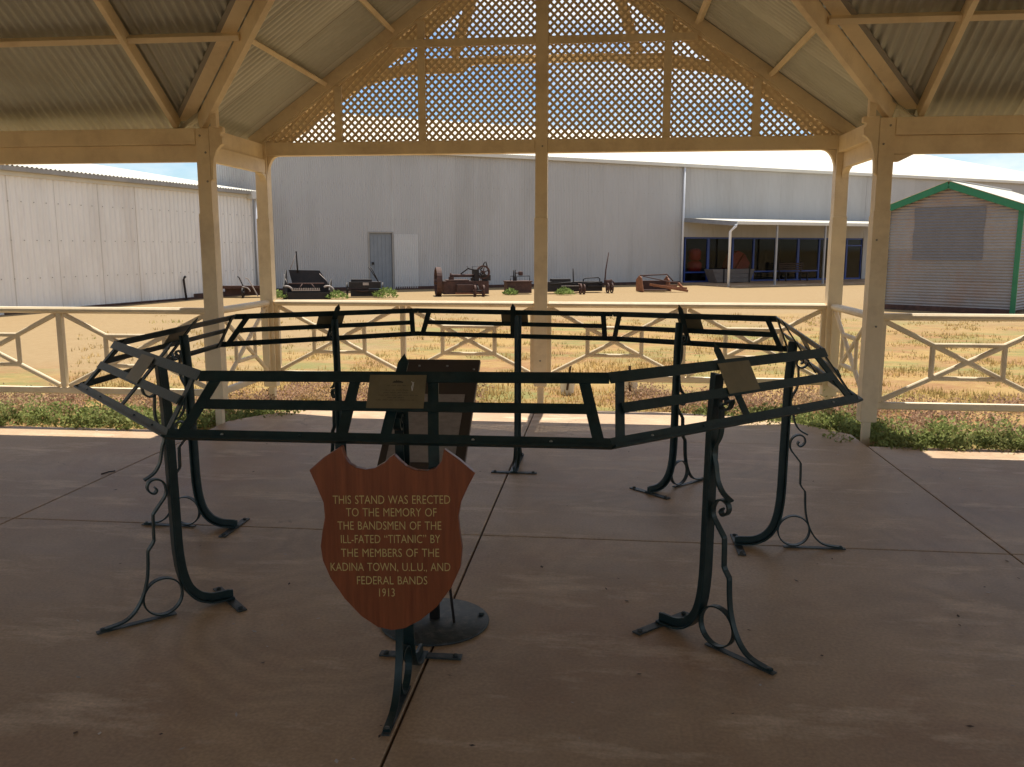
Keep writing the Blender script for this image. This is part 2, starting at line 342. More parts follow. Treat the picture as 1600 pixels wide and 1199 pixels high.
# concrete: add trowel swirls and scuffs to the floor
def swirls():
    m = M['concrete']; N = m.node_tree.nodes; L = m.node_tree.links; b = N['Principled BSDF']
    src = b.inputs['Base Color'].links[0].from_socket
    t = N.new('ShaderNodeTexCoord')
    n = N.new('ShaderNodeTexNoise'); n.inputs['Scale'].default_value = 1.4; n.inputs['Detail'].default_value = 3
    L.new(t.outputs['Object'], n.inputs['Vector'])
    ad = N.new('ShaderNodeMix'); ad.data_type = 'VECTOR'; ad.inputs['Factor'].default_value = 0.22
    L.new(t.outputs['Object'], ad.inputs['A']); L.new(n.outputs['Color'], ad.inputs['B'])
    vo = N.new('ShaderNodeTexVoronoi'); vo.inputs['Scale'].default_value = 1.15; L.new(ad.outputs['Result'], vo.inputs['Vector'])
    m1 = N.new('ShaderNodeMath'); m1.operation = 'MULTIPLY'; m1.inputs[1].default_value = 70.0; L.new(vo.outputs['Distance'], m1.inputs[0])
    n2 = N.new('ShaderNodeTexNoise'); n2.inputs['Scale'].default_value = 5.0; n2.inputs['Detail'].default_value = 6; L.new(t.outputs['Object'], n2.inputs['Vector'])
    m2 = N.new('ShaderNodeMath'); m2.operation = 'MULTIPLY_ADD'; m2.inputs[1].default_value = 9.0; L.new(n2.outputs['Fac'], m2.inputs[0]); L.new(m1.outputs[0], m2.inputs[2])
    sn = N.new('ShaderNodeMath'); sn.operation = 'SINE'; L.new(m2.outputs[0], sn.inputs[0])
    n3 = N.new('ShaderNodeTexNoise'); n3.inputs['Scale'].default_value = 0.9; n3.inputs['Detail'].default_value = 4; L.new(t.outputs['Object'], n3.inputs['Vector'])
    mk_ = N.new('ShaderNodeMapRange'); mk_.inputs['From Min'].default_value = 0.42; mk_.inputs['From Max'].default_value = 0.62; mk_.inputs['To Max'].default_value = 0.075; L.new(n3.outputs['Fac'], mk_.inputs['Value'])
    m4 = N.new('ShaderNodeMath'); m4.operation = 'MULTIPLY_ADD'; m4.inputs[2].default_value = 1.0; L.new(sn.outputs[0], m4.inputs[0]); L.new(mk_.outputs['Result'], m4.inputs[1])
    mu = N.new('ShaderNodeMix'); mu.data_type = 'RGBA'; mu.blend_type = 'MULTIPLY'; mu.inputs['Factor'].default_value = 1
    L.new(src, mu.inputs['A']); L.new(m4.outputs[0], mu.inputs['B'])
    # scattered stains and spatter with a shape of their own
    n5 = N.new('ShaderNodeTexNoise'); n5.inputs['Scale'].default_value = 13.0; n5.inputs['Detail'].default_value = 8; n5.inputs['Roughness'].default_value = 0.75; L.new(t.outputs['Object'], n5.inputs['Vector'])
    r5 = N.new('ShaderNodeMapRange'); r5.inputs['From Min'].default_value = 0.62; r5.inputs['From Max'].default_value = 0.72; r5.inputs['To Max'].default_value = 0.45; L.new(n5.outputs['Fac'], r5.inputs['Value'])
    m6 = N.new('ShaderNodeMix'); m6.data_type = 'RGBA'; m6.inputs['B'].default_value = (0.30, 0.20, 0.12, 1); L.new(mu.outputs['Result'], m6.inputs['A']); L.new(r5.outputs['Result'], m6.inputs['Factor'])
    n7 = N.new('ShaderNodeTexNoise'); n7.inputs['Scale'].default_value = 0.55; n7.inputs['Detail'].default_value = 9; n7.inputs['Roughness'].default_value = 0.62; L.new(ad.outputs['Result'], n7.inputs['Vector'])
    r7 = N.new('ShaderNodeMapRange'); r7.inputs['From Min'].default_value = 0.5; r7.inputs['From Max'].default_value = 0.66; r7.inputs['To Max'].default_value = 0.85; L.new(n7.outputs['Fac'], r7.inputs['Value'])
    m7 = N.new('ShaderNodeMix'); m7.data_type = 'RGBA'; m7.inputs['B'].default_value = (0.36, 0.205, 0.115, 1); L.new(m6.outputs['Result'], m7.inputs['A']); L.new(r7.outputs['Result'], m7.inputs['Factor'])
    n8 = N.new('ShaderNodeTexNoise'); n8.inputs['Scale'].default_value = 2.3; n8.inputs['Detail'].default_value = 9; n8.inputs['Roughness'].default_value = 0.7
    mp8 = N.new('ShaderNodeMapping'); mp8.inputs['Scale'].default_value = (0.5, 1.6, 1); mp8.inputs['Rotation'].default_value = (0, 0, 0.25); L.new(t.outputs['Object'], mp8.inputs['Vector']); L.new(mp8.outputs['Vector'], n8.inputs['Vector'])
    r8 = N.new('ShaderNodeMapRange'); r8.inputs['From Min'].default_value = 0.54; r8.inputs['From Max'].default_value = 0.70; r8.inputs['To Max'].default_value = 0.9; L.new(n8.outputs['Fac'], r8.inputs['Value'])
    m8 = N.new('ShaderNodeMix'); m8.data_type = 'RGBA'; m8.inputs['B'].default_value = (0.76, 0.59, 0.42, 1); L.new(m7.outputs['Result'], m8.inputs['A']); L.new(r8.outputs['Result'], m8.inputs['Factor'])
    n9 = N.new('ShaderNodeTexNoise'); n9.inputs['Scale'].default_value = 75.0; n9.inputs['Detail'].default_value = 4; L.new(t.outputs['Object'], n9.inputs['Vector'])
    r9 = N.new('ShaderNodeMapRange'); r9.inputs['From Min'].default_value = 0.3; r9.inputs['From Max'].default_value = 0.7; r9.inputs['To Min'].default_value = 0.84; r9.inputs['To Max'].default_value = 1.14; L.new(n9.outputs['Fac'], r9.inputs['Value'])
    m9 = N.new('ShaderNodeMix'); m9.data_type = 'RGBA'; m9.blend_type = 'MULTIPLY'; m9.inputs['Factor'].default_value = 1; L.new(m8.outputs['Result'], m9.inputs['A']); L.new(r9.outputs['Result'], m9.inputs['B'])
    # hairline cracks
    vc = N.new('ShaderNodeTexVoronoi'); vc.feature = 'DISTANCE_TO_EDGE'; vc.inputs['Scale'].default_value = 0.42
    ad2 = N.new('ShaderNodeMix'); ad2.data_type = 'VECTOR'; ad2.inputs['Factor'].default_value = 0.3; L.new(t.outputs['Object'], ad2.inputs['A']); L.new(n2.outputs['Color'], ad2.inputs['B']); L.new(ad2.outputs['Result'], vc.inputs['Vector'])
    lc = N.new('ShaderNodeMapRange'); lc.inputs['From Min'].default_value = 0.0; lc.inputs['From Max'].default_value = 0.0035; lc.inputs['To Min'].default_value = 0.5; lc.inputs['To Max'].default_value = 0.0; L.new(vc.outputs['Distance'], lc.inputs['Value'])
    cm = N.new('ShaderNodeMath'); cm.operation = 'MULTIPLY'; gt_ = N.new('ShaderNodeMath'); gt_.operation = 'GREATER_THAN'; gt_.inputs[1].default_value = 0.56; L.new(n3.outputs['Fac'], gt_.inputs[0]); L.new(lc.outputs['Result'], cm.inputs[0]); L.new(gt_.outputs[0], cm.inputs[1])
    m10 = N.new('ShaderNodeMix'); m10.data_type = 'RGBA'; m10.inputs['B'].default_value = (0.12, 0.08, 0.05, 1); L.new(m9.outputs['Result'], m10.inputs['A']); L.new(cm.outputs[0], m10.inputs['Factor'])
    L.new(m10.outputs['Result'], b.inputs['Base Color'])
    # glossier where worn
    rr = N.new('ShaderNodeMapRange'); rr.inputs['To Min'].default_value = 0.40; rr.inputs['To Max'].default_value = 0.66; L.new(n8.outputs['Fac'], rr.inputs['Value']); L.new(rr.outputs['Result'], b.inputs['Roughness'])
swirls()

# ------------------------------------------------------------------ setting: ground, floor
G = -0.08
tag(MB().add([(-900, -900, G), (900, -900, G), (900, 900, G), (-900, 900, G)], [(0, 1, 2, 3)]).build('ground', M['yard']), kind='structure')
XL, XR, XM, Y1, Y2, YC = -3.42, 2.174, -0.623, 7.187, 8.423, 4.405
def floor():
    g = 0.005
    xs = [-14.4, -11.8, -9.1, -6.25, -3.4, -0.65, 2.1, 5.0, 7.9, 10.7, 13.4]  # outer columns pave the lengthened, unseen wing ends
    ys = [-8.0, -4.6, -1.2, 1.66, 4.43, 6.86]  # rear rows pave the added covered way behind the camera
    m = MB()
    for i in range(10):
        for j in range(5):
            if j < 2 and not 4 <= i <= 5: continue
            m.box(xs[i] + g, xs[i + 1] - g, ys[j] + g, ys[j + 1] - (g if j < 4 else 0), -0.06, 0.0)
    # the bay in front of the gable
    for a, b in ((-3.4, -0.65), (-0.65, 2.1)):
        m.prism([(a + g, 6.861), (b - g, 6.861)] + ([(b - g, 8.16), (-2.5, 8.14), (-3.05, 7.80), (a + g, 7.30)] if a < -2 else [(b - g, 7.30), (1.75, 7.72), (1.2, 8.02), (0.6, 8.14), (a + g, 8.16)]), (0, 0, -0.06), (1, 0, 0), (0, 1, 0), 0.06)
    o = m.build('pavement', M['concrete'], bevel=0.004); tag(o, kind='structure')
    j = MB().box(-14.4, 13.4, -1.15, 6.85, -0.075, -0.012).box(-3.35, 2.05, 6.86, 7.3, -0.075, -0.012).box(-0.8, -0.5, 7.31, 8.1, -0.075, -0.012)
    tag(j.build('pavement_joints', M['joint']), kind='structure')
floor()

# ------------------------------------------------------------------ the pavilion
PO = (XM, YC, 0.0)
pav = thing('pavilion', 'open cream timber pavilion with corrugated roof and latticed gable', 'pavilion', PO)
TP = 0.70                                  # roof slope
def part(mb, name, mat, parent=pav, bevel=0.0): return mb.build(name, mat, parent, PO, bevel)
P_ = M['paint']
def post(x, y, top=2.56, w=0.118, stub=0.14, wide=True):
    m = MB(); m.box(x - w / 2, x + w / 2, y - w / 2, y + w / 2, stub, top)
    if wide:                               # cover boards round the lower half
        e = 0.006; zt = 1.85
        m.box(x - w / 2 - e, x + w / 2 + e, y - w / 2 - e, y - w / 2 - 0.0005, stub + 0.004, zt)
        m.box(x - w / 2 - e, x - w / 2 - 0.0005, y - w / 2, y + w / 2, stub + 0.004, zt - 0.04)
    o = part(m, 'post', P_, bevel=0.006)
    s = MB().box(x - 0.03, x + 0.03, y - 0.03, y + 0.03, -0.08, stub + 0.02)
    part(s, 'post_stub', P_, o)
    return o
WX = (-6.35, 5.10, -9.9, 8.6, -13.4, 12.3)                        # wing posts; wings lengthened out of view to cut side light
for yy in (Y1, 2 * YC - Y1):
    for xx in (XL, XR) + WX: post(xx, yy)
for yy in (Y2, 2 * YC - Y2):
    for xx in (XL, XR): post(xx, yy, 2.60)
post(XM, Y2, 4.62, 0.117, 0.19)
for xx in (XL, XR):
    post(xx, -3.2, 2.60); post(xx, -6.8, 2.60)                 # added unseen covered way behind the camera, shades the front floor
# corbels at the two inner post heads
def corbel(x, y, sx, sy=-1):
    pr = [(0.0, 2.575), (0.115, 2.575), (0.125, 2.565), (0.125, 2.53), (0.098, 2.52), (0.098, 2.495), (0.118, 2.485), (0.115, 2.43), (0.085, 2.41), (0.055, 2.37), (0.032, 2.30), (0.022, 2.22), (0.018, 2.14), (0.0, 2.12)]
    m = MB().prism([(p[0] * sx, p[1]) for p in (pr if sx > 0 else pr[::-1])], (x + sx * 0.061, y + 0.028, 0), (1, 0, 0), (0, 0, 1), 0.056)
    part(m, 'corbel', P_, bevel=0.004)
corbel(XL, Y1 - 0.03, 1); corbel(XR, Y1 - 0.03, -1)
for x, y, z in ((XL - 0.02, Y1, 2.50), (XL + 0.025, Y1, 2.36), (XR + 0.02, Y1, 2.50), (XR - 0.025, Y1, 2.36), (XL, Y2, 2.52), (XR, Y2, 2.52), (XM + 0.01, Y2, 2.52), (XL + 0.03, Y1, 2.12), (XR - 0.03, Y1, 1.62), (XL - 0.03, Y1, 0.9), (XR + 0.01, Y1, 0.93), (XM, Y2, 0.45)):
    yy = y - 0.0655 if z < 1.85 else y - 0.0595
    part(MB().lathe([(0.009, 0.0), (0.009, -0.004), (0.005, -0.007)], (x, yy, z), 8, 'y'), 'bolt', M['gutter_grey'])
# beams along the wings (upper one proud, lower one set back) and across the gable
for sy in (1, -1):
    ya = YC + sy * (Y1 - YC)
    for x0, x1 in ((-13.8, XL - 0.06), (XR + 0.06, 12.8)):
        m = MB()
        for xa, xb in (((x0, -5.275), (-5.271, x1)) if x0 < 0 else ((x0, x1),)): m.box(xa, xb, ya - 0.066, ya - 0.02, 2.43, 2.562)
        m.box(x0, x1, ya - 0.019, ya + 0.035, 2.287, 2.428)
        m.box(x0, x1, ya + 0.0355, ya + 0.06, 2.30, 2.57)
        part(m, 'beam', P_, bevel=0.004)
    yg = YC + sy * (Y2 - YC)
    part(MB().box(XL - 0.06, XM - 0.06, yg - 0.05, yg + 0.05, 2.462, 2.588), 'beam', P_, bevel=0.004)
    part(MB().box(XM + 0.06, XR + 0.06, yg - 0.05, yg + 0.05, 2.462, 2.588), 'beam', P_, bevel=0.004)
    for xx in (XL, XR):                    # short beams of the bay's sides
        a, b = sorted((ya + sy * 0.06, yg - sy * 0.06))
        m = MB(); m.box(xx - 0.05, xx - 0.004, a, b, 2.43, 2.575); m.box(xx - 0.002, xx + 0.05, a, b, 2.29, 2.425)
        m.box(xx - 0.002, xx + 0.03, a, b, 2.427, 2.575)
        part(m, 'beam', P_, bevel=0.004)
# small curved brackets under the beams
def bracket(x, y, dx, dy, z, L=0.17, H=0.20):
    n = 8; pts = [(0, 0), (L, 0)] + [(L * (1 - sin(a)), -H * (1 - cos(a)) ) for a in [pi / 2 * i / n for i in range(1, n)]] + [(0, -H)]
    pts = [(0, 0), (0, -H)] + [(L - L * cos(pi / 2 * i / n), -H + H * sin(pi / 2 * i / n)) for i in range(1, n)] + [(L, 0)]
    d = V((dx, dy, 0)); nrm = d.cross(V((0, 0, 1)))
    m = MB().prism(pts, V((x, y, z)) - nrm * 0.03, d, (0, 0, 1), 0.06)
    part(m, 'bracket', P_, bevel=0.003)
bracket(XL + 0.062, Y2, 1, 0, 2.459, 0.10, 0.18); bracket(XR - 0.062, Y2, -1, 0, 2.459, 0.12, 0.20)
part(MB().prism([(0, 0), (0, -0.055), (0.05, -0.055), (0.16, 0)], (XR + 0.062, Y1 + 0.03, 2.284), (1, 0, 0), (0, 0, 1), 0.05), 'bracket', P_)
for xx in (XL, XR):
    bracket(xx + 0.024, Y2 - 0.062, 0, -1, 2.287, 0.14, 0.09)
# roof sheets, rafters, battens, valleys: four mirrored quarters
a_ = Y1 - YC; b_ = XM - XL; EAVE = 0.30
S0 = 2.735                                  # sheet height over the posts
sl_len = math.sqrt(1 + TP * TP)
for sx in (-1, 1):
    for sy in (-1, 1):
        # main roof slope of one wing: u along X outwards from the middle, v up the slope
        Lw = (14.0 if sx < 0 else 13.0) + sx * XM  # wing roof carried on past the view to darken the floor
        yE = YC + sy * (a_ + EAVE); zE = S0 - TP * EAVE
        vtop = (a_ + EAVE) * sl_len
        def v0(t, b_=b_, a_=a_): return max(0.0, (EAVE + (b_ - t) * a_ / b_) * sl_len) if t < b_ else 0.0
        m = MB().corr((XM, yE, zE), (sx, 0, 0), (0, -sy, TP), Lw, v0, vtop)
        part(m, 'roof_panel', M['zinc'])
        # gable slope: u along Y outwards, v up towards the ridge
        Lg = (8.88 if sy > 0 else 16.5) - YC + (0 if sy > 0 else 0)  # rear slope prolonged as an added canopy that keeps light off the floor
        xE = XM + sx * (b_ + EAVE)
        def g0(t): return (EAVE + (a_ - t) * b_ / a_) * sl_len if t < a_ else 0.0
        m = MB().corr((xE, YC, zE), (0, sy, 0), (-sx, 0, TP), Lg, g0, (b_ + EAVE) * sl_len)
        part(m, 'roof_panel', M['zincY'])
        # valley rafter with the flat valley board beside it
        p0 = V((XM + sx * (b_ + 0.05), YC + sy * (a_ + 0.05), S0 - 0.085 - TP * 0.05)); p1 = V((XM, YC, S0 - 0.085 + TP * a_))
        part(MB().bar(p0, p1, 0.05, 0.15), 'valley_rafter', P_, bevel=0.004)
        side = V((sx * 1.0, 0, 0))
        q0 = V((XM + sx * (b_ + 0.16 + 0.09), YC + sy * (a_ + 0.09), S0 - 0.03 - TP * 0.09)); q1 = V((XM + sx * 0.16, YC, S0 - 0.03 + TP * a_))
        w0 = q0 - V((sx * 0.103, 0, 0)); w1 = q1 - V((sx * 0.103, 0, 0)); o0 = q0 + V((sx * 0.025, 0, 0)); o1 = q1 + V((sx * 0.025, 0, 0))
        dz = V((0, 0, 0.018))
        part(MB().add([w0, o0, o1, w1, w0 + dz, o0 + dz, o1 + dz, w1 + dz], [(3, 2, 1, 0), (4, 5, 6, 7), (0, 1, 5, 4), (1, 2, 6, 5), (2, 3, 7, 6), (3, 0, 4, 7)]), 'valley_board', P_)
        e0 = o0 + V((0, 0, 0.004)); e1 = o1 + V((0, 0, 0.004)); f0 = e0 + V((sx * 0.04, 0, 0)); f1 = e1 + V((sx * 0.04, 0, 0)); dz = V((0, 0, 0.012))
        part(MB().add([e0, f0, f1, e1, e0 + dz, f0 + dz, f1 + dz, e1 + dz], [(3, 2, 1, 0), (4, 5, 6, 7), (0, 1, 5, 4), (1, 2, 6, 5), (2, 3, 7, 6), (3, 0, 4, 7)]), 'valley_flashing', M['gutter_grey'])
        # rafters of the wing
        for k, xo in enumerate((b_ + 0.272, b_ + 2.65, b_ + 4.6, b_ + 6.6, b_ + 8.6)):
            x = XM + sx * xo
            part(MB().bar((x, YC + sy * (a_ + 0.06), S0 - 0.078 - TP * 0.06), (x, YC, S0 - 0.078 + TP * a_), 0.045, 0.10), 'rafter', P_, bevel=0.003)
        # battens of the wing and of the gable roof
        for k in range(3):
            dd = 0.67 + 0.68 * k
            y = YC + sy * (a_ - dd); z = S0 - 0.062 + TP * dd
            part(MB().bar((XM + sx * (b_ - dd + 0.03), y, z), (XM + sx * (Lw - 0.05), y, z), 0.07, 0.045, (0, -sy * TP, 1)), 'batten', P_, bevel=0.003)
            x = XM + sx * (b_ - dd); z = S0 - 0.06 + TP * dd
            part(MB().bar((x, YC + sy * (a_ - dd + 0.03), z), (x, YC + sy * (Y2 - YC - 0.02), z), 0.06, 0.04, (sx * -TP, 0, 1)), 'batten', P_, bevel=0.003)
        # gable rafter
        part(MB().bar((XM + sx * (b_ + 0.10), YC + sy * (Y2 - YC), S0 - 0.075 - TP * 0.10), (XM, YC + sy * (Y2 - YC), S0 - 0.075 + TP * b_), 0.07, 0.112), 'gable_rafter', P_, bevel=0.004)
        part(MB().bar((XM + sx * (b_ + 0.02), YC + sy * (Y2 - YC) - 0.0, S0 - 0.16 - TP * 0.02), (XM, YC + sy * (Y2 - YC), S0 - 0.16 + TP * b_), 0.05, 0.025), 'gable_trim', P_)
        part(MB().box(XM + sx * (b_ - 0.14) - 0.025, XM + sx * (b_ - 0.14) + 0.025, YC + sy * (a_ - 0.10) - 0.03, YC + sy * (a_ - 0.10) + 0.03, 2.56, 2.74), 'strut', P_)
# ridge beams
part(MB().bar((-13.8, YC, S0 - 0.08 + TP * a_), (12.8, YC, S0 - 0.08 + TP * a_), 0.05, 0.14), 'ridge_beam', P_)
part(MB().bar((XM, -7.5, S0 - 0.09 + TP * b_), (XM, 8.86, S0 - 0.09 + TP * b_), 0.05, 0.14), 'ridge_beam', P_)  # runs back under the added rear canopy
# lattice screen in the gables
def screen(y):
    zb, hw = 2.588, b_ + 0.02
    ap = S0 - 0.17 + TP * b_
    m = MB(); slope = (ap - zb) / hw; pitch = 0.0735
    for sgn, yo in ((1, -0.004), (-1, 0.004)):
        n = int((2 * hw + (ap - zb)) / pitch) + 4
        for i in range(-n, n):
            x0 = XM + i * pitch                       # slat crosses z=zb at x0, runs at 45 deg
            lo, hi = 0.0, ap - zb
            # inside: |x-XM| <= (ap - z)/slope ; x = x0 + sgn*t, z = zb + t
            # right side: x0-XM + sgn t <= hw - t/slope ; left: -(x0-XM) - sgn t <= hw - t/slope
            for d, s in ((x0 - XM, sgn), (-(x0 - XM), -sgn)):
                k = s + 1 / slope
                if abs(k) < 1e-9: continue
                t = (hw - d) / k
                if k > 0: hi = min(hi, t)
                else: lo = max(lo, t)
            if hi - lo < 0.02: continue
            p = V((x0 + sgn * lo, y + yo, zb + lo)); q = V((x0 + sgn * hi, y + yo, zb + hi))
            m.bar(p, q, 0.0075, 0.0235, (-sgn, 0, 1))
    lat = part(m, 'lattice', M['lattice'])
    fr = MB()
    def top_at(x): return S0 - 0.155 + TP * (b_ - abs(x - XM))
    for x in (-2.618, -1.787, 0.553, 1.377):
        x = x if y > YC else 2 * XM - x
        part(MB().box(x - 0.037, x + 0.037, y - 0.034, y - 0.009, 2.5885, min(top_at(x - 0.037), top_at(x + 0.037))), 'screen_stile', P_, lat, 0.003)
    hb = (S0 - 0.155 + TP * b_ - 3.53) / TP
    part(MB().box(XM - hb, XM - 0.06, y - 0.040, y - 0.010, 3.457, 3.528), 'screen_rail', P_, lat, 0.003)
    part(MB().box(XM + 0.06, XM + hb, y - 0.040, y - 0.010, 3.457, 3.528), 'screen_rail', P_, lat, 0.003)
screen(Y2); screen(2 * YC - Y2)
# outer barge frame with arched braces
def barge(y):
    for sx in (-1, 1):
        part(MB().bar((XM + sx * (b_ + 0.28), y + 0.05, S0 - 0.12 - TP * 0.28), (XM, y + 0.05, S0 - 0.12 + TP * b_), 0.03, 0.17), 'barge_board', P_, bevel=0.003)
        low = [(-3.43, 2.62), (-3.119, 2.75), (-2.91, 2.92), (-2.637, 3.075), (-2.402, 3.18), (-2.072, 3.255), (-1.876, 3.275), (-1.487, 3.275), (-1.43, 3.30), (-1.39, 3.335), (-1.294, 3.353)]
        up = [(-1.294, 3.42), (-1.80, 3.42), (-2.02, 3.375), (-2.2, 3.335), (-2.36, 3.29), (-2.5, 3.26), (-2.62, 3.235)]
        ed = [(-2.64, 3.33), (-3.40, 2.80)]
        poly = low + up + ed
        poly = [((p[0] - XM) * -sx, p[1]) for p in poly]
        if sx > 0: poly = poly[::-1]
        m = MB().prism(poly, (XM, y + 0.02, 0), (1, 0, 0), (0, 0, 1), 0.04)
        part(m, 'arch_brace', P_, bevel=0.003)
        part(MB().bar((XM + sx * 0.90, y - 0.01, 3.43), (XM + sx * 0.66, y - 0.01, 4.12), 0.04, 0.10, (1, 0, 0)), 'arch_strut', P_, bevel=0.003)
    part(MB().box(XM - 0.68, XM + 0.68, y - 0.021, y + 0.019, 3.353, 3.43), 'collar_tie', P_, bevel=0.003)
barge(8.72)
# railings: top rail, bottom rail, crossed braces with an inner rectangle
def railing(p, q, n, ends=(0.06, 0.06), frac=0.42):
    p = V((*p, 0)); q = V((*q, 0)); d = (q - p).normalized(); L = (q - p).length
    s = V((-d.y, d.x, 0)); Z = V((0, 0, 1))
    def at(t, z): return p + d * t + Z * z
    r = part(MB().bar(at(ends[0], 1.006), at(L - ends[1], 1.006), 0.085, 0.056), 'railing', P_, bevel=0.017); r.modifiers[0].segments = 1
    part(MB().bar(at(ends[0], 0.274), at(L - ends[1], 0.274), 0.05, 0.06), 'bottom_rail', P_, r, 0.012)
    t0 = ends[0]; W = (L - ends[0] - ends[1]) / n
    part(MB().bar(at(t0 + 0.022, 0.305), at(t0 + 0.022, 0.977), 0.044, 0.044, s), 'end_board', P_, r)
    part(MB().bar(at(L - ends[1] - 0.022, 0.305), at(L - ends[1] - 0.022, 0.977), 0.044, 0.044, s), 'end_board', P_, r)
    for i in range(n):
        a = t0 + i * W; b = a + W
        if i: part(MB().bar(at(a, 0.3045), at(a, 0.9775), 0.05, 0.05, s), 'baluster', P_, r, 0.003)
        a += 0.04; b -= 0.04; zl, zh = 0.315, 0.967; c = (a + b) / 2; zc = (zl + zh) / 2; hx = (b - a) / 2; hz = (zh - zl) / 2
        m = MB()
        m.bar(at(a, zh), at(b, zl), 0.030, 0.042, Z)
        m.bar(at(a, zl), at(b, zh), 0.032, 0.042, Z)
        for e in (-1, 1):
            m.bar(at(c + e * hx * frac, zc - hz * frac), at(c + e * hx * frac, zc + hz * frac), 0.042, 0.028, s)
            m.bar(at(c - hx * frac, zc + e * hz * frac), at(c + hx * frac, zc + e * hz * frac), 0.034, 0.036, Z)
        part(m, 'cross_brace', P_, r, 0.009).modifiers[0].segments = 1
railing((XL, Y2), (XM, Y2), 2); railing((XM, Y2), (XR, Y2), 2)
railing((XL, Y1), (XL, Y2), 1); railing((XR, Y1), (XR, Y2), 1)
railing((XL, Y1), (WX[0], Y1), 2); railing((XR, Y1), (WX[1], Y1), 2)

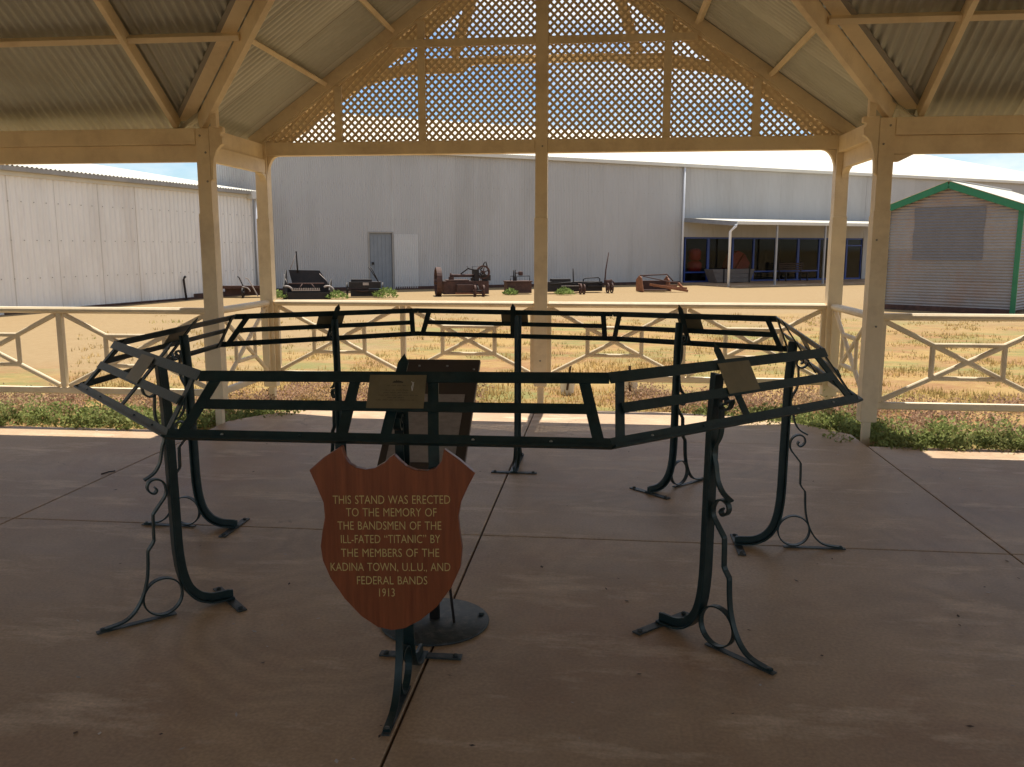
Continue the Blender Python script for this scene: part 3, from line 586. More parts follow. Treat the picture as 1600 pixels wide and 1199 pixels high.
# ------------------------------------------------------------------ memorial music stand
CX, CY, ROT = -0.6668, 4.3814, -0.0102
ST = (CX, CY, 0.0)
stand = thing('music_stand', 'octagonal green black wrought iron music stand with scrolled legs in the middle of the floor', 'music stand', ST)
T3 = [(-1.374, 2.749, 1.120), (0.020, 2.744, 1.136), (0.935, 3.694, 1.117), (0.994, 5.039, 1.150), (0.060, 6.004, 1.098), (-1.332, 6.018, 1.111), (-2.286, 5.078, 1.132), (-2.283, 3.734, 1.108)]
B3 = [(-1.439, 2.623, 0.933), (0.031, 2.626, 0.936), (1.065, 3.640, 0.923), (1.078, 5.095, 0.963), (0.052, 6.121, 0.907), (-1.364, 6.140, 0.927), (-2.410, 5.125, 0.945), (-2.430, 3.667, 0.913)]
I_ = M['green_iron']
for k in range(8):
    j = (k + 1) % 8
    t0, t1, b0, b1 = V(T3[k]), V(T3[j]), V(B3[k]), V(B3[j])
    e = (t1 - t0).normalized(); dn = ((b0 + b1) / 2 - (t0 + t1) / 2); dn -= e * dn.dot(e); dl = dn.length; dn.normalize()
    nn = dn.cross(e)
    if nn.z < 0: nn = -nn
    m = MB(); th = 0.006
    def fb(p, q, w, off=0.0, t=th): m.bar(V(p) + nn * off, V(q) + nn * off, w, t, nn)
    fb(t0, t1, 0.038, 0.0012 * (k % 2))
    f = 0.107 / dl
    lm, rm = t0.lerp(b0, f), t1.lerp(b1, f)
    ta, tb = t0.lerp(t1, 0.048), t0.lerp(t1, 0.938); ba, bb = b0.lerp(b1, 0.03), b0.lerp(b1, 0.975)
    fb(ta.lerp(ba, f), tb.lerp(bb, f), 0.034, 0.003)
    fb(b0 - dn * 0.012, b1 - dn * 0.012, 0.03, 0.0012 * (k % 2))
    m.bar(b0 + nn * 0.006 + dn * 0.004, b1 + nn * 0.006 + dn * 0.004, 0.008, 0.026, nn)    # ledge that holds the sheets
    fb(ta - dn * 0.015, ba, 0.036, -0.0065); fb(tb - dn * 0.015, bb, 0.036, -0.0065)
    tc_, bc_ = (t0 + t1) / 2, (b0 + b1) / 2                                               # middle strip with pointed tip
    mm = tc_ - dn * 0.070 - nn * 0.030
    fb(mm, bc_ - nn * 0.006, 0.036, -0.0075)
    m.add([mm + e * 0.018 - nn * 0.0115, mm - e * 0.018 - nn * 0.0115, mm - dn * 0.035 - nn * 0.0085, mm + e * 0.018 - nn * 0.0035, mm - e * 0.018 - nn * 0.0035], [(0, 1, 2), (3, 2, 4), (0, 2, 3), (1, 4, 2), (0, 3, 4, 1)])
    if k == 0:                                                                            # two straps that carry the shield
        for u0, u1 in ((0.548, 0.527), (0.812, 0.835)):
            p, q = t0 + e * u0, b0 + (b1 - b0).normalized() * (u1 + 0.065)
            fb(p, q, 0.036, -0.0075); m.bar(q - nn * 0.0075, q + V((0, 0.012, -0.16)), 0.036, 0.006, (0, 1, 0))
    pn = m.build('desk_panel', I_, stand, ST)
    for s_ in (0.13, 0.31, 0.70, 0.87):
        c = b0.lerp(b1, s_) - dn * 0.012 + nn * 0.004
        MB().lathe([(0.0055, -0.002), (0.0055, 0.001), (0.003, 0.0035)], c, 8).build('bolt', M['bolt'] if k in (0, 1) and s_ != 0.31 else I_, pn, ST)
    # brass plate in the middle of each side
    c0 = tc_ + nn * 0.0085 - dn * 0.003
    hw = 0.096; hh = 0.119
    pl = MB().prism([(-hw, 0), (-hw, hh), (hw, hh), (hw, 0)] if (e.cross(dn)).dot(nn) < 0 else [(-hw, 0), (hw, 0), (hw, hh), (-hw, hh)], c0, e, dn, -0.0016 if (e.cross(dn)).dot(nn) < 0 else 0.0016)
    po = pl.build('plaque', M['brass'], pn, ST)
    if k == 0:
        en = MB(); ln = nn * 0.0026
        def mark(x0, x1, y0, y1, mbb=en): 
            q = [c0 + e * x + dn * y + ln for x, y in ((x0, y0), (x1, y0), (x1, y1), (x0, y1))]; mbb.add(q, [(0, 1, 2, 3)])
        mark(-0.016, 0.020, 0.0245, 0.0285); mark(-0.012, 0.014, 0.0225, 0.0243); mark(-0.004, -0.001, 0.0185, 0.0223); mark(0.003, 0.005, 0.0195, 0.0223)
        rr = random.Random(3)
        for y, a, b in ((0.040, -0.034, 0.036), (0.057, -0.038, 0.038), (0.066, -0.043, 0.042), (0.075, -0.058, 0.073), (0.0835, -0.028, 0.028), (0.092, -0.066, 0.062)):
            x = a
            while x < b:
                wl_ = rr.uniform(0.008, 0.020)
                xe = min(b, x + wl_)
                while x < xe:
                    h = rr.choice((0.0022, 0.0034, 0.0022)); mark(x, x + 0.0010, y - h, y); mark(x, x + 0.0022, y - h, y - h + 0.0006); x += 0.0031
                x += 0.0035
        en.build('engraving', M['engrave'], pn, ST)
        sm = MB(); ln2 = nn * 0.0030
        for x0, y0, x1, y1 in ((0.048, 0.024, 0.056, 0.036), (0.056, 0.026, 0.049, 0.045), (0.050, 0.045, 0.053, 0.058), (0.055, 0.037, 0.053, 0.056)):
            p = c0 + e * x0 + dn * y0 + ln2; q = c0 + e * x1 + dn * y1 + ln2; sm.bar(p, q, 0.0022, 0.0004, nn)
        sm.build('scratch_mark', M['scratch'], pn, ST)
def arc(c, r, a0, a1, n): return [(c[0] + r * cos(a0 + (a1 - a0) * i / n), c[1] + r * sin(a0 + (a1 - a0) * i / n)) for i in range(n + 1)]
def smooth(pts, n=5):
    out = []
    m = len(pts)
    for i in range(m - 1):
        p0 = pts[max(i - 1, 0)]; p1 = pts[i]; p2 = pts[i + 1]; p3 = pts[min(i + 2, m - 1)]
        for k in range(n):
            t = k / n
            out.append(tuple(0.5 * ((2 * p1[c]) + (-p0[c] + p2[c]) * t + (2 * p0[c] - 5 * p1[c] + 4 * p2[c] - p3[c]) * t * t + (-p0[c] + 3 * p1[c] - 3 * p2[c] + p3[c]) * t ** 3) for c in range(2)))
    out.append(pts[-1]); return out
# leg in its own frame: x outwards from the middle of the stand, z up
def P3(pts): return [V((p[0], 0, p[1])) for p in pts]
bar_path = [(1.612, 1.085), (1.600, 0.9), (1.595, 0.6), (1.592, 0.32)] + smooth([(1.590, 0.27), (1.580, 0.18), (1.556, 0.10), (1.512, 0.045), (1.455, 0.018), (1.40, 0.0125), (1.350, 0.0125)], 4)
legs = []
def leg():
    m = MB()
    m.strip(P3(bar_path), (0, 1, 0), 0.050, 0.008)
    web = []
    for i in range(len(bar_path)):
        p0 = V(bar_path[max(i - 1, 0)]); p1 = V(bar_path[min(i + 1, len(bar_path) - 1)]); d = (p1 - p0).normalized()
        k = 0.021 if i < len(bar_path) - 2 else 0.017
        web.append((bar_path[i][0] + d[1] * k, bar_path[i][1] - d[0] * k))
    m.strip(P3(web), (0, 1, 0), 0.012, 0.034)
    o = m.build('leg', I_, stand, bevel=0.0015)
    s1 = smooth([(1.640, 0.972), (1.652, 0.985), (1.640, 1.000), (1.622, 0.990), (1.622, 0.965), (1.645, 0.952), (1.668, 0.965), (1.676, 0.995)], 4)
    sA = smooth([(1.628, 0.962), (1.632, 0.90), (1.628, 0.85), (1.606, 0.805), (1.600, 0.775), (1.612, 0.735), (1.618, 0.70), (1.628, 0.665), (1.652, 0.63), (1.692, 0.607)], 4)
    sB = smooth([(1.650, 0.566), (1.661, 0.573), (1.668, 0.560), (1.655, 0.545), (1.635, 0.555), (1.632, 0.580), (1.650, 0.602), (1.678, 0.592), (1.686, 0.565), (1.668, 0.535)], 4)
    # spiral wound the way the photo shows: over the top away from the leg and in again
    sB = smooth([(1.652, 0.570), (1.645, 0.557), (1.655, 0.545), (1.672, 0.552), (1.682, 0.572), (1.674, 0.595), (1.650, 0.605), (1.622, 0.592), (1.608, 0.562), (1.612, 0.528), (1.640, 0.490), (1.662, 0.462)], 4)
    sC = [(1.666, 0.455), (1.668, 0.40), (1.669, 0.345), (1.676, 0.330), (1.695, 0.306)] + smooth([(1.697, 0.295), (1.700, 0.235), (1.708, 0.175), (1.728, 0.110), (1.762, 0.055), (1.81, 0.022), (1.90, 0.010)], 4)
    for pts in (s1, sA, sB + sC): MB().strip(P3(pts), (0, 1, 0), 0.025, 0.0075).build('scroll_brace', I_, o)
    MB().strip(P3(arc((1.648, 0.092), 0.080, 0, 2 * pi, 36)[:-1]), (0, 1, 0), 0.025, 0.006, True).build('ring', I_, o)
    fs_ = MB().box(1.60, 1.915, -0.014, 0.014, 0.001, 0.006); fs_.lathe([(0.008, 0.005), (0.008, 0.018)], (1.89, 0, 0), 8)
    fs_.build('foot_strip', M['foot_iron'], o)
    f = MB().box(1.347, 1.387, -0.16, 0.16, 0.001, 0.008)
    for y in (-0.135, 0.135): f.lathe([(0.011, 0.008), (0.011, 0.014), (0.006, 0.017)], (1.367, y, 0), 8)
    f.build('foot_plate', M['foot_iron'], o, bevel=0.0015)
    return o
lg0 = leg()
angs = [ROT + R(-90 + 45 * k) for k in range(8)]
for k in range(8):
    if k == 0: o = lg0
    else:
        o = lg0.copy(); col.objects.link(o); o.parent = stand
        for ch in list(lg0.children):
            c = ch.copy(); col.objects.link(c); c.parent = o
    o.rotation_euler = (0, 0, angs[k] + (0.014 if k == 0 else 0.0))
    o.location = ((-0.018, 0, 0), (-0.026, 0, 0), (0.025, 0.05, 0), (0, 0, 0), (0.045, 0, 0), (0, 0, 0), (-0.01, 0, 0), (0.0, 0.02, 0))[k]

# ------------------------------------------------------------------ timber shield with the dedication
SH = (-0.66, 2.60, 0.30)
shield = thing('shield_plaque', 'red brown timber shield with gilt dedication lettering hanging on the front of the iron stand', 'shield', SH)
outl = [(-0.834, 0.923), (-0.824, 0.885), (-0.811, 0.864), (-0.791, 0.852), (-0.759, 0.846), (-0.727, 0.852), (-0.695, 0.871), (-0.679, 0.887), (-0.663, 0.898), (-0.645, 0.880), (-0.622, 0.860), (-0.591, 0.848), (-0.557, 0.847), (-0.528, 0.857), (-0.508, 0.882), (-0.500, 0.921), (-0.450, 0.886), (-0.400, 0.844), (-0.425, 0.796), (-0.447, 0.747), (-0.456, 0.699), (-0.452, 0.651), (-0.444, 0.592), (-0.451, 0.526), (-0.481, 0.457), (-0.530, 0.388), (-0.584, 0.340), (-0.638, 0.308), (-0.685, 0.299), (-0.731, 0.308), (-0.784, 0.342), (-0.840, 0.401), (-0.887, 0.472), (-0.911, 0.532), (-0.917, 0.582), (-0.909, 0.634), (-0.899, 0.681), (-0.902, 0.730), (-0.922, 0.783), (-0.946, 0.839), (-0.896, 0.883)]
MB().prism(outl[::-1], (0, 2.60, 0), (1, 0, 0), (0, 0, 1), -0.024).build('shield_board', M['shield'], shield, SH, bevel=0.003)
LINES = [('THIS STAND WAS ERECTED', -0.869, -0.481, 0.743, 0.756), ('TO THE MEMORY OF', -0.826, -0.526, 0.702, 0.712), ('THE BANDSMEN OF THE', -0.856, -0.511, 0.656, 0.668), ('ILL-FATED \u201cTITANIC\u201d BY', -0.846, -0.515, 0.610, 0.623), ('THE MEMBERS OF THE', -0.847, -0.519, 0.563, 0.576), ('KADINA TOWN, U.L.U., AND', -0.884, -0.483, 0.513, 0.529), ('FEDERAL BANDS', -0.796, -0.560, 0.470, 0.480), ('1913', -0.722, -0.670, 0.431, 0.4335)]
def lettering():
    vs = []; fs = []
    for txt, x0, x1, z0, z1 in LINES:
        cu = bpy.data.curves.new('t', 'FONT'); cu.body = txt; cu.size = 1.0; cu.resolution_u = 3; cu.space_word = 1.25; cu.offset = -0.006
        to = bpy.data.objects.new('t', cu); col.objects.link(to)
        dg = bpy.context.evaluated_depsgraph_get(); me = bpy.data.meshes.new_from_object(to.evaluated_get(dg))
        xs = [v.co.x for v in me.vertices]; w = max(xs) - min(xs); xa = min(xs)
        k = (x1 - x0) / w; kz = 0.0295 / 0.72
        n = len(vs)
        for v in me.vertices:
            t = (v.co.x - xa) / w
            vs.append((x0 + (x1 - x0) * t, 2.5988, z0 - 0.0145 + (z1 - z0) * t + v.co.y * kz))
        for p in me.polygons: fs.append(tuple(i + n for i in p.vertices))
        bpy.data.objects.remove(to); bpy.data.meshes.remove(me); bpy.data.curves.remove(cu)
    mb = MB(); mb.add(vs, fs); mb.build('lettering', M['gilt'], shield, SH)
lettering()

# ------------------------------------------------------------------ information board on a round base
IB = (-0.685, 3.32, 0.0)
ib = thing('information_board', 'dark brown sloping information board on a round steel base behind the timber shield', 'information board', IB)
bl_, br_, tl_, tr_ = V((-0.868, 3.13, 0.712)), V((-0.525, 3.13, 0.716)), V((-0.842, 3.47, 1.094)), V((-0.508, 3.47, 1.096))
uu = (br_ - bl_).normalized(); vv = ((tl_ + tr_) / 2 - (bl_ + br_) / 2).normalized(); n_ = uu.cross(vv)
q = [bl_, br_, tr_, tl_]; MB().add([p for p in q] + [p - n_ * 0.022 for p in q], [(0, 1, 2, 3), (7, 6, 5, 4), (0, 4, 5, 1), (1, 5, 6, 2), (2, 6, 7, 3), (3, 7, 4, 0)]).build('board', M['board'], ib, IB, bevel=0.003)
def ibp(u, v, h): return bl_.lerp(br_, u).lerp(tl_.lerp(tr_, u), v) + n_ * h
q = [ibp(0.09, 0.05, 0.003), ibp(0.88, 0.05, 0.003), ibp(0.88, 0.66, 0.003), ibp(0.09, 0.66, 0.003)]
MB().add(q + [p - n_ * 0.002 for p in q], [(0, 1, 2, 3), (7, 6, 5, 4), (0, 4, 5, 1), (1, 5, 6, 2), (2, 6, 7, 3), (3, 7, 4, 0)]).build('text_panel', M['board_text'], ib, IB)
sb = MB()
for u, v in ((0.25, 0.93), (0.60, 0.93), (0.94, 0.9), (0.05, 0.9)): sb.lathe([(0.005, -0.002), (0.005, 0.004)], ibp(u, v, 0.001), 8)
sb.build('screw', M['bolt'], ib, IB)
MB().tube([(-0.69, 3.34, 0.01), (-0.685, 3.33, 0.88)], 0.022, 12).tube([(-0.60, 3.30, 0.012), (-0.615, 3.28, 0.20), (-0.66, 3.31, 0.62)], 0.006, 8).build('pole', M['dark_iron'], ib, IB)
bd = MB().lathe([(0.226, 0.001), (0.228, 0.007), (0.222, 0.012)], (-0.685, 3.32, 0), 48)
for a in (0.35, 2.4, 4.4): bd.lathe([(0.012, 0.012), (0.012, 0.02)], (-0.685 + 0.2 * cos(a), 3.32 + 0.2 * sin(a), 0), 8)
bd.build('base_disc', M['foot_iron'], ib, IB)

# ------------------------------------------------------------------ the long grey warehouse
WA = (-8.553, 32.597, G)
WS = 1.03
wh = thing('warehouse', 'long grey corrugated iron warehouse with white roof across the yard', 'warehouse', (WA[0] * WS, WA[1] * WS, G), R(31.5)); wh.scale = (WS, WS, WS)
H0, H1, SL_, SR_ = 0.0, 5.33, -6.0, 44.0
m = MB()
m.corr((SL_, 0, 0), (1, 0, 0), (0, 0, 1), -0.58 - SL_, 0, H1); m.corr((-0.58, 0, 0), (1, 0, 0), (0, 0, 1), 0.98, 2.19, H1)
m.corr((0.40, 0, 0), (1, 0, 0), (0, 0, 1), 13.78, 0, H1); m.corr((14.18, 0, 0), (1, 0, 0), (0, 0, 1), 11.3, 2.12, H1)
m.corr((25.48, 0, 0), (1, 0, 0), (0, 0, 1), SR_ - 25.48, 0, H1)
m.corr((SL_, 0.0, 0), (0.22, 1, 0), (0, 0, 1), 26, 0, lambda t: H1 + 0.24 * min(t, 26 - t)); m.corr((SR_, 0, 0), (0, 1, 0), (0, 0, 1), 26, 0, lambda t: H1 + 0.24 * min(t, 26 - t))
m.build('wall', M['wall_grey'], wh)
m = MB(); m.corr((SL_ - 0.1, -0.15, H1 + 0.03), (1, 0, 0), (0, 1, 0.24), SR_ - SL_ + 0.2, 0, lambda t: min(13.5, 0.15 + t / 0.21), per=4); m.corr((SR_ + 0.1, 26.1, H1 + 0.03), (-1, 0, 0), (0, -1, 0.24), SR_ - SL_ - 6, 0, 13.5, per=4)
m.build('roof', M['roof_white'], wh)
m = MB().box(SL_ - 0.1, SR_ + 0.1, -0.17, -0.03, H1 - 0.11, H1 + 0.02)
for i in range(26): m.box(SL_ + 1.9 * i, SL_ + 1.9 * i + 0.03, -0.176, -0.17, H1 - 0.11, H1 + 0.02)
m.build('gutter', M['gutter'], wh)
MB().tube([(14.08, -0.10, H1 - 0.1), (14.08, -0.10, 0.02)], 0.05, 10).build('downpipe', M['pipe_white'], wh)
d = MB().box(-0.53, 0.36, 0.05, 0.09, 0.0, 2.2)
for i in range(6): d.box(-0.50 + i * 0.155, -0.43 + i * 0.155, 0.035, 0.0495, 0.04, 2.11)
do = d.build('door', M['door_blue'], wh)
MB().box(-0.45, -0.37, -0.01, 0.049, 0.98, 1.08).build('handle', M['dark_iron'], do)
MB().box(-0.60, -0.535, -0.02, 0.10, 0.0, 2.19).box(0.365, 0.42, -0.02, 0.10, 0.0, 2.19).box(-0.60, 0.42, -0.025, 0.10, 2.1905, 2.24).build('door_frame', M['gutter_grey'], wh)
MB().corr((0.44, -0.025, 0.05), (1, 0, 0), (0, 0, 1), 0.98, 0, 2.10, per=8).build('patch_panel', M['patch_grey'], wh)
MB().box(SL_, -0.62, -0.03, -0.012, 0.0, 0.14).box(0.45, 14.1, -0.03, -0.012, 0.0, 0.12).build('base_flashing', M['rust'], wh)
# screw rows
m = MB()
for z in (1.3, 2.7, 4.0):
    x = SL_ + 0.2
    while x < 14:
        if not (-0.7 < x < 1.5 and z < 2.3): m.box(x, x + 0.02, -0.016, -0.008, z, z + 0.02)
        x += random.choice((0.228, 0.228, 0.304, 0.456))
tag(m.build('screws', M['gutter_grey'], wh), kind='stuff')
# verandah
vz0, vz1, VD = 2.98, 2.72, 3.75
MB().corr((14.12, -VD, vz1), (1, 0, 0), (0, 1, (vz0 - vz1) / VD), 11.9, 0, VD * 1.002, per=5).build('verandah_roof', M['roof_white'], wh)
MB().box(14.10, 26.0, -VD - 0.10, -VD + 0.0, vz1 - 0.13, vz1 - 0.015).build('verandah_gutter', M['gutter'], wh)
MB().bar((14.12, -VD + 0.02, vz1 - 0.10), (14.12, -0.03, vz0 - 0.10), 0.04, 0.17).build('verandah_end_beam', M['post_grey'], wh)
for x in (16.35, 19.12, 21.9, 24.7): MB().box(x - 0.035, x + 0.035, -VD + 0.03, -VD + 0.10, 0, vz1 - 0.1).build('verandah_post', M['post_grey'], wh)
MB().tube([(14.02, -VD - 0.05, vz1 - 0.12), (14.02, -VD - 0.05, vz1 - 0.20), (13.88, -VD + 0.12, vz1 - 0.42), (13.88, -VD + 0.12, 0.0)], 0.055, 10).build('downpipe', M['pipe_white'], wh)
MB().box(13.9, 26, -VD - 0.05, -0.03, 0.0, 0.05).build('verandah_floor', M['concrete'], wh)
# shop-front windows: blue frame with panes, each bay its own window
xsv = [14.28, 15.60, 17.05, 18.32, 19.7, 21.1, 22.5, 23.35, 24.35, 25.40]
for i in range(len(xsv) - 1):
    x0, x1 = xsv[i], xsv[i + 1]; wdt = 0.06 if i not in (1, 5) else 0.10
    m = MB().box(x0, x0 + wdt, 0.0, 0.08, 0.05, 2.11).box(x1 - 0.03, x1 - 0.001, 0.0, 0.08, 0.05, 2.11).box(x0 + wdt, x1 - 0.03, 0.005, 0.075, 2.05, 2.11).box(x0 + wdt, x1 - 0.03, 0.005, 0.075, 0.05, 0.12)
    if i in (0, 1, 2, 3, 4, 5): m.box(x0 + wdt, x1 - 0.03, 0.005, 0.075, 0.48, 0.54)
    if i in (7, 8): m.box(x0 + wdt, x1 - 0.03, 0.005, 0.075, 1.72, 1.78)
    w = m.build('window', M['blue'], wh)
    MB().box(x0 + wdt, x1 - 0.03, 0.035, 0.041, 0.12, 2.05).build('pane', M['glass'], w)
    if i == 7: MB().box(x0 + 0.35, x0 + 0.75, 0.024, 0.030, 1.30, 1.62).build('notice', M['paper'], w)
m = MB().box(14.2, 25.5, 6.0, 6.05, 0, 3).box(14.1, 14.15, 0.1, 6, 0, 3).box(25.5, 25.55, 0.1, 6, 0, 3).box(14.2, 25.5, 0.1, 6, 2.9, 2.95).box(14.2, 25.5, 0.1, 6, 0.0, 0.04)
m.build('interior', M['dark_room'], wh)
def wpt(s, dist, z=0.0):
    a = R(31.5); return ((WA[0] + s * cos(a) + dist * sin(a)) * WS, (WA[1] + s * sin(a) - dist * cos(a)) * WS, G + z)
# red machines kept behind the glass
def red_machine(s, dist, label, kind):
    t = thing('red_machine', label, 'machine', wpt(s, dist, 0.04), R(31.5), 'red machines behind the shop window')
    if kind == 0:
        MB().lathe([(0.25, 0.5), (0.34, 0.6), (0.36, 0.9), (0.25, 1.0), (0.12, 1.02)], (0, 0, 0), 16).build('drum', M['red_paint'], t)
        MB().lathe([(0.18, 1.03), (0.30, 1.1), (0.30, 1.5), (0.2, 1.6)], (0, 0, 0), 16).build('hopper', M['red_paint'], t)
        MB().box(-0.3, 0.3, -0.2, 0.2, 0.0, 0.5).build('stand', M['dark_iron'], t)
    else:
        MB().prism([(-0.7, 0.3), (0.6, 0.3), (0.75, 0.9), (0.4, 1.35), (0.0, 1.5), (-0.35, 1.35), (-0.6, 0.8)], (0, 0.25, 0), (1, 0, 0), (0, 0, 1), 0.5).build('body', M['red_paint'], t, bevel=0.04)
        MB().wheel((-0.4, -0.35, 0.33), 0.33, 'y').wheel((0.5, -0.35, 0.28), 0.28, 'y').build('wheel', M['dark_iron'], t)
        MB().bar((-0.3, -0.3, 0.4), (0.3, -0.3, 1.3), 0.08, 0.08).build('lever', M['red_paint'], t)
red_machine(15.2, -0.45, 'red drum machine with hopper seen through leftmost shop window pane', 0)
red_machine(17.8, -0.70, 'broad red machine behind the blue framed glass right of the white downpipe', 1)
# timber feed trough and bench under the verandah
t = thing('feed_trough', 'weathered grey timber trough with sloping ends under the verandah', 'trough', wpt(16.15, 0.9, 0.05), R(31.5))
m = MB()
for k in range(3):
    za, zb = 0.01 + 0.205 * k, 0.205 * (k + 1); w0, w1 = 0.95 + 0.3 * za / 0.62, 0.95 + 0.3 * zb / 0.62
    for y in (-0.3, 0.3): m.prism([(-w0, za), (w0, za), (w1, zb), (-w1, zb)], (0, y, 0.02), (1, 0, 0), (0, 0, 1), 0.04 - 0.003 * (k % 2))
m.bar((-1.24, -0.03, 0.64), (-0.94, -0.03, 0.03), 0.62, 0.04, (1, 0, 0.4)); m.bar((1.24, -0.03, 0.64), (0.99, -0.03, 0.03), 0.62, 0.04, (1, 0, 0.4)); m.box(-0.94, 0.98, -0.3, 0.25, 0.03, 0.07)
m.build('trough_body', M['timber_grey'], t, bevel=0.006)
MB().box(-0.62, -0.56, -0.37, -0.342, 0.0, 0.66).box(0.9, 0.96, -0.37, -0.342, 0.0, 0.66).build('strap', M['dark_iron'], t)
t = thing('bench', 'dark slatted bench standing against the shop window', 'bench', wpt(20.3, 0.6, 0.05), R(31.5))
m = MB()
for k in range(4): m.box(-0.8, 0.8, -0.3 + k * 0.11, -0.22 + k * 0.11, 0.43, 0.46)
m.build('seat', M['stake'], t)
m = MB()
for k in range(4): m.box(-0.8, 0.8, 0.17, 0.20, 0.52 + k * 0.1, 0.58 + k * 0.1)
m.build('backrest', M['stake'], t)
for x in (-0.7, 0.7): MB().box(x - 0.03, x + 0.03, -0.28, -0.22, 0, 0.43).box(x - 0.03, x + 0.03, 0.201, 0.25, 0, 0.92).box(x - 0.03, x + 0.03, -0.22, 0.2, 0.38, 0.43).build('leg', M['dark_iron'], t)

# ------------------------------------------------------------------ white shed on the left
LS = (-13.784, 28.286, G)
ls = thing('shed', 'long pale white corrugated iron shed at left with weathered gutter', 'shed', (LS[0] * 0.965, LS[1] * 0.965, G), R(78)); ls.scale = (0.965, 0.965, 0.965)
m = MB(); m.corr((-16, 0, 0), (1, 0, 0), (0, 0, 1), 19.0, 0.0, 3.70, amp=0.02, pitch=0.20, per=8)
m.corr((3.0, 0, 0), (0, 1, 0), (0, 0, 1), 7, 0, lambda t: 3.72 + 0.15 * t, amp=0.01, pitch=0.1)
m.build('wall', M['wall_white'], ls)
MB().corr((-16, -0.25, 3.80), (1, 0, 0), (0, 1, 0.16), 19.1, 0, 7.5, amp=0.02, pitch=0.15).build('roof', M['roof_white'], ls)
MB().box(-16, 3.02, -0.06, -0.03, 3.56, 3.72).build('fascia', M['gutter'], ls)
m = MB()
for k in range(7):
    a0 = -16 + k * 2.72; m.box(a0, a0 + 2.715, -0.24 - 0.002 * (k % 2), -0.07, 3.67, 3.79)
m.build('gutter', M['gutter_grey'], ls)
MB().box(2.62, 3.2, -0.30, -0.06, 3.52, 3.80).build('rain_head', M['gutter'], ls)
MB().tube([(3.02, -0.14, 3.55), (3.02, -0.14, 0.0)], 0.055, 10).build('downpipe', M['pipe_white'], ls)
m = MB()
for z in (0.9, 1.9, 2.9):
    x = -8.0
    while x < 2.9: m.box(x, x + 0.025, -0.028, -0.016, z, z + 0.025); x += 0.4
tag(m.build('screws', M['gutter_grey'], ls), kind='stuff')
MB().box(-0.6, 2.6, -0.05, -0.024, 0, 0.18).box(-8.0, -0.6, -0.05, -0.024, 0.0, 0.07).build('base_board', M['rust'], ls)

# ------------------------------------------------------------------ small hut with green trim on the right
HS = (7.615, 24.323, G)
hut = thing('hut', 'small horizontal corrugated iron hut with green fascia and gable at right', 'hut', HS, R(-38))
WD, EV, AP = 3.12, 2.70, 3.27
m = MB()
# gable wall with horizontal corrugation: strips clipped to the gable outline
def gable_x(z): return (0.0, WD) if z <= EV else ((z - EV) / (AP - EV) * WD * 0.47, WD - (z - EV) / (AP - EV) * WD * 0.53)
nz_ = 340; vs = []; fs = []
for i in range(nz_ + 1):
    z = 0.10 + (AP - 0.02 - 0.10) * i / nz_; h = 0.009 * sin(2 * pi * z / 0.076); xa, xb = gable_x(z)
    vs += [(xa, h, z), (xb, h, z)]
fs = [(2 * i, 2 * i + 1, 2 * i + 3, 2 * i + 2) for i in range(nz_)]
m.add(vs, fs, True)
m.corr((WD, 0, 0.1), (0, 0, 1), (0, 1, 0), EV - 0.1, 0, 5.0); m.corr((0, 0, 0.1), (0, 0, 1), (0, 1, 0), EV - 0.1, 0, 5.0)
m.build('wall', M['hut_wall'], hut)
vs = []; nz2 = 120
for i in range(nz2 + 1):
    z = 1.34 + 1.36 * i / nz2; h = -0.012 + 0.009 * sin(2 * pi * z / 0.076); vs += [(0.66 + 0.012 * sin(z * 9), h, z), (2.36 - 0.01 * sin(z * 7), h, z)]
MB().add(vs, [(2 * i, 2 * i + 1, 2 * i + 3, 2 * i + 2) for i in range(nz2)], True).build('patch_panel', M['hut_patch'], hut)
xa_ = WD * 0.47
m = MB(); m.bar((-0.45, -0.10, EV - 0.17), (xa_, -0.10, AP - 0.02), 0.03, 0.17); m.bar((xa_, -0.10, AP - 0.02), (WD + 0.45, -0.10, EV - 0.22), 0.03, 0.17)
m.build('fascia', M['green_trim'], hut, bevel=0.003)
m = MB(); m.corr((-0.45, -0.13, EV - 0.07), (0, 1, 0), (xa_ + 0.45, 0, AP - EV + 0.15), 5.6, 0, math.hypot(xa_ + 0.45, AP - EV + 0.15)); m.corr((WD + 0.45, 5.47, EV - 0.12), (0, -1, 0), (-(WD - xa_ + 0.45), 0, AP - EV + 0.2), 5.6, 0, math.hypot(WD - xa_ + 0.45, AP - EV + 0.2))
m.build('roof', M['roof_white'], hut)
MB().tube([(xa_, -0.12, AP + 0.09), (xa_, 5.5, AP + 0.09)], 0.04, 8).build('ridge_cap', M['gutter_grey'], hut)
MB().box(WD - 0.02, WD + 0.10, -0.05, -0.012, 0.0, EV - 0.05).build('corner_trim', M['green_trim'], hut)
MB().box(-0.05, 0.03, -0.05, -0.012, 0.0, EV - 0.05).build('corner_trim', M['green_trim'], hut)
MB().box(0.035, WD - 0.025, -0.04, -0.012, 0.0, 0.14).build('base_board', M['rust'], hut)

# ------------------------------------------------------------------ old machinery along the warehouse wall
def machine(name, label, cat, x, y, rz=R(20)):
    return thing(name, label, cat, (x, y, G), rz, 'old machinery along the warehouse wall')
R_, RB, DI, PM = M['rust'], M['rust_bright'], M['dark_iron'], M['pale_metal']
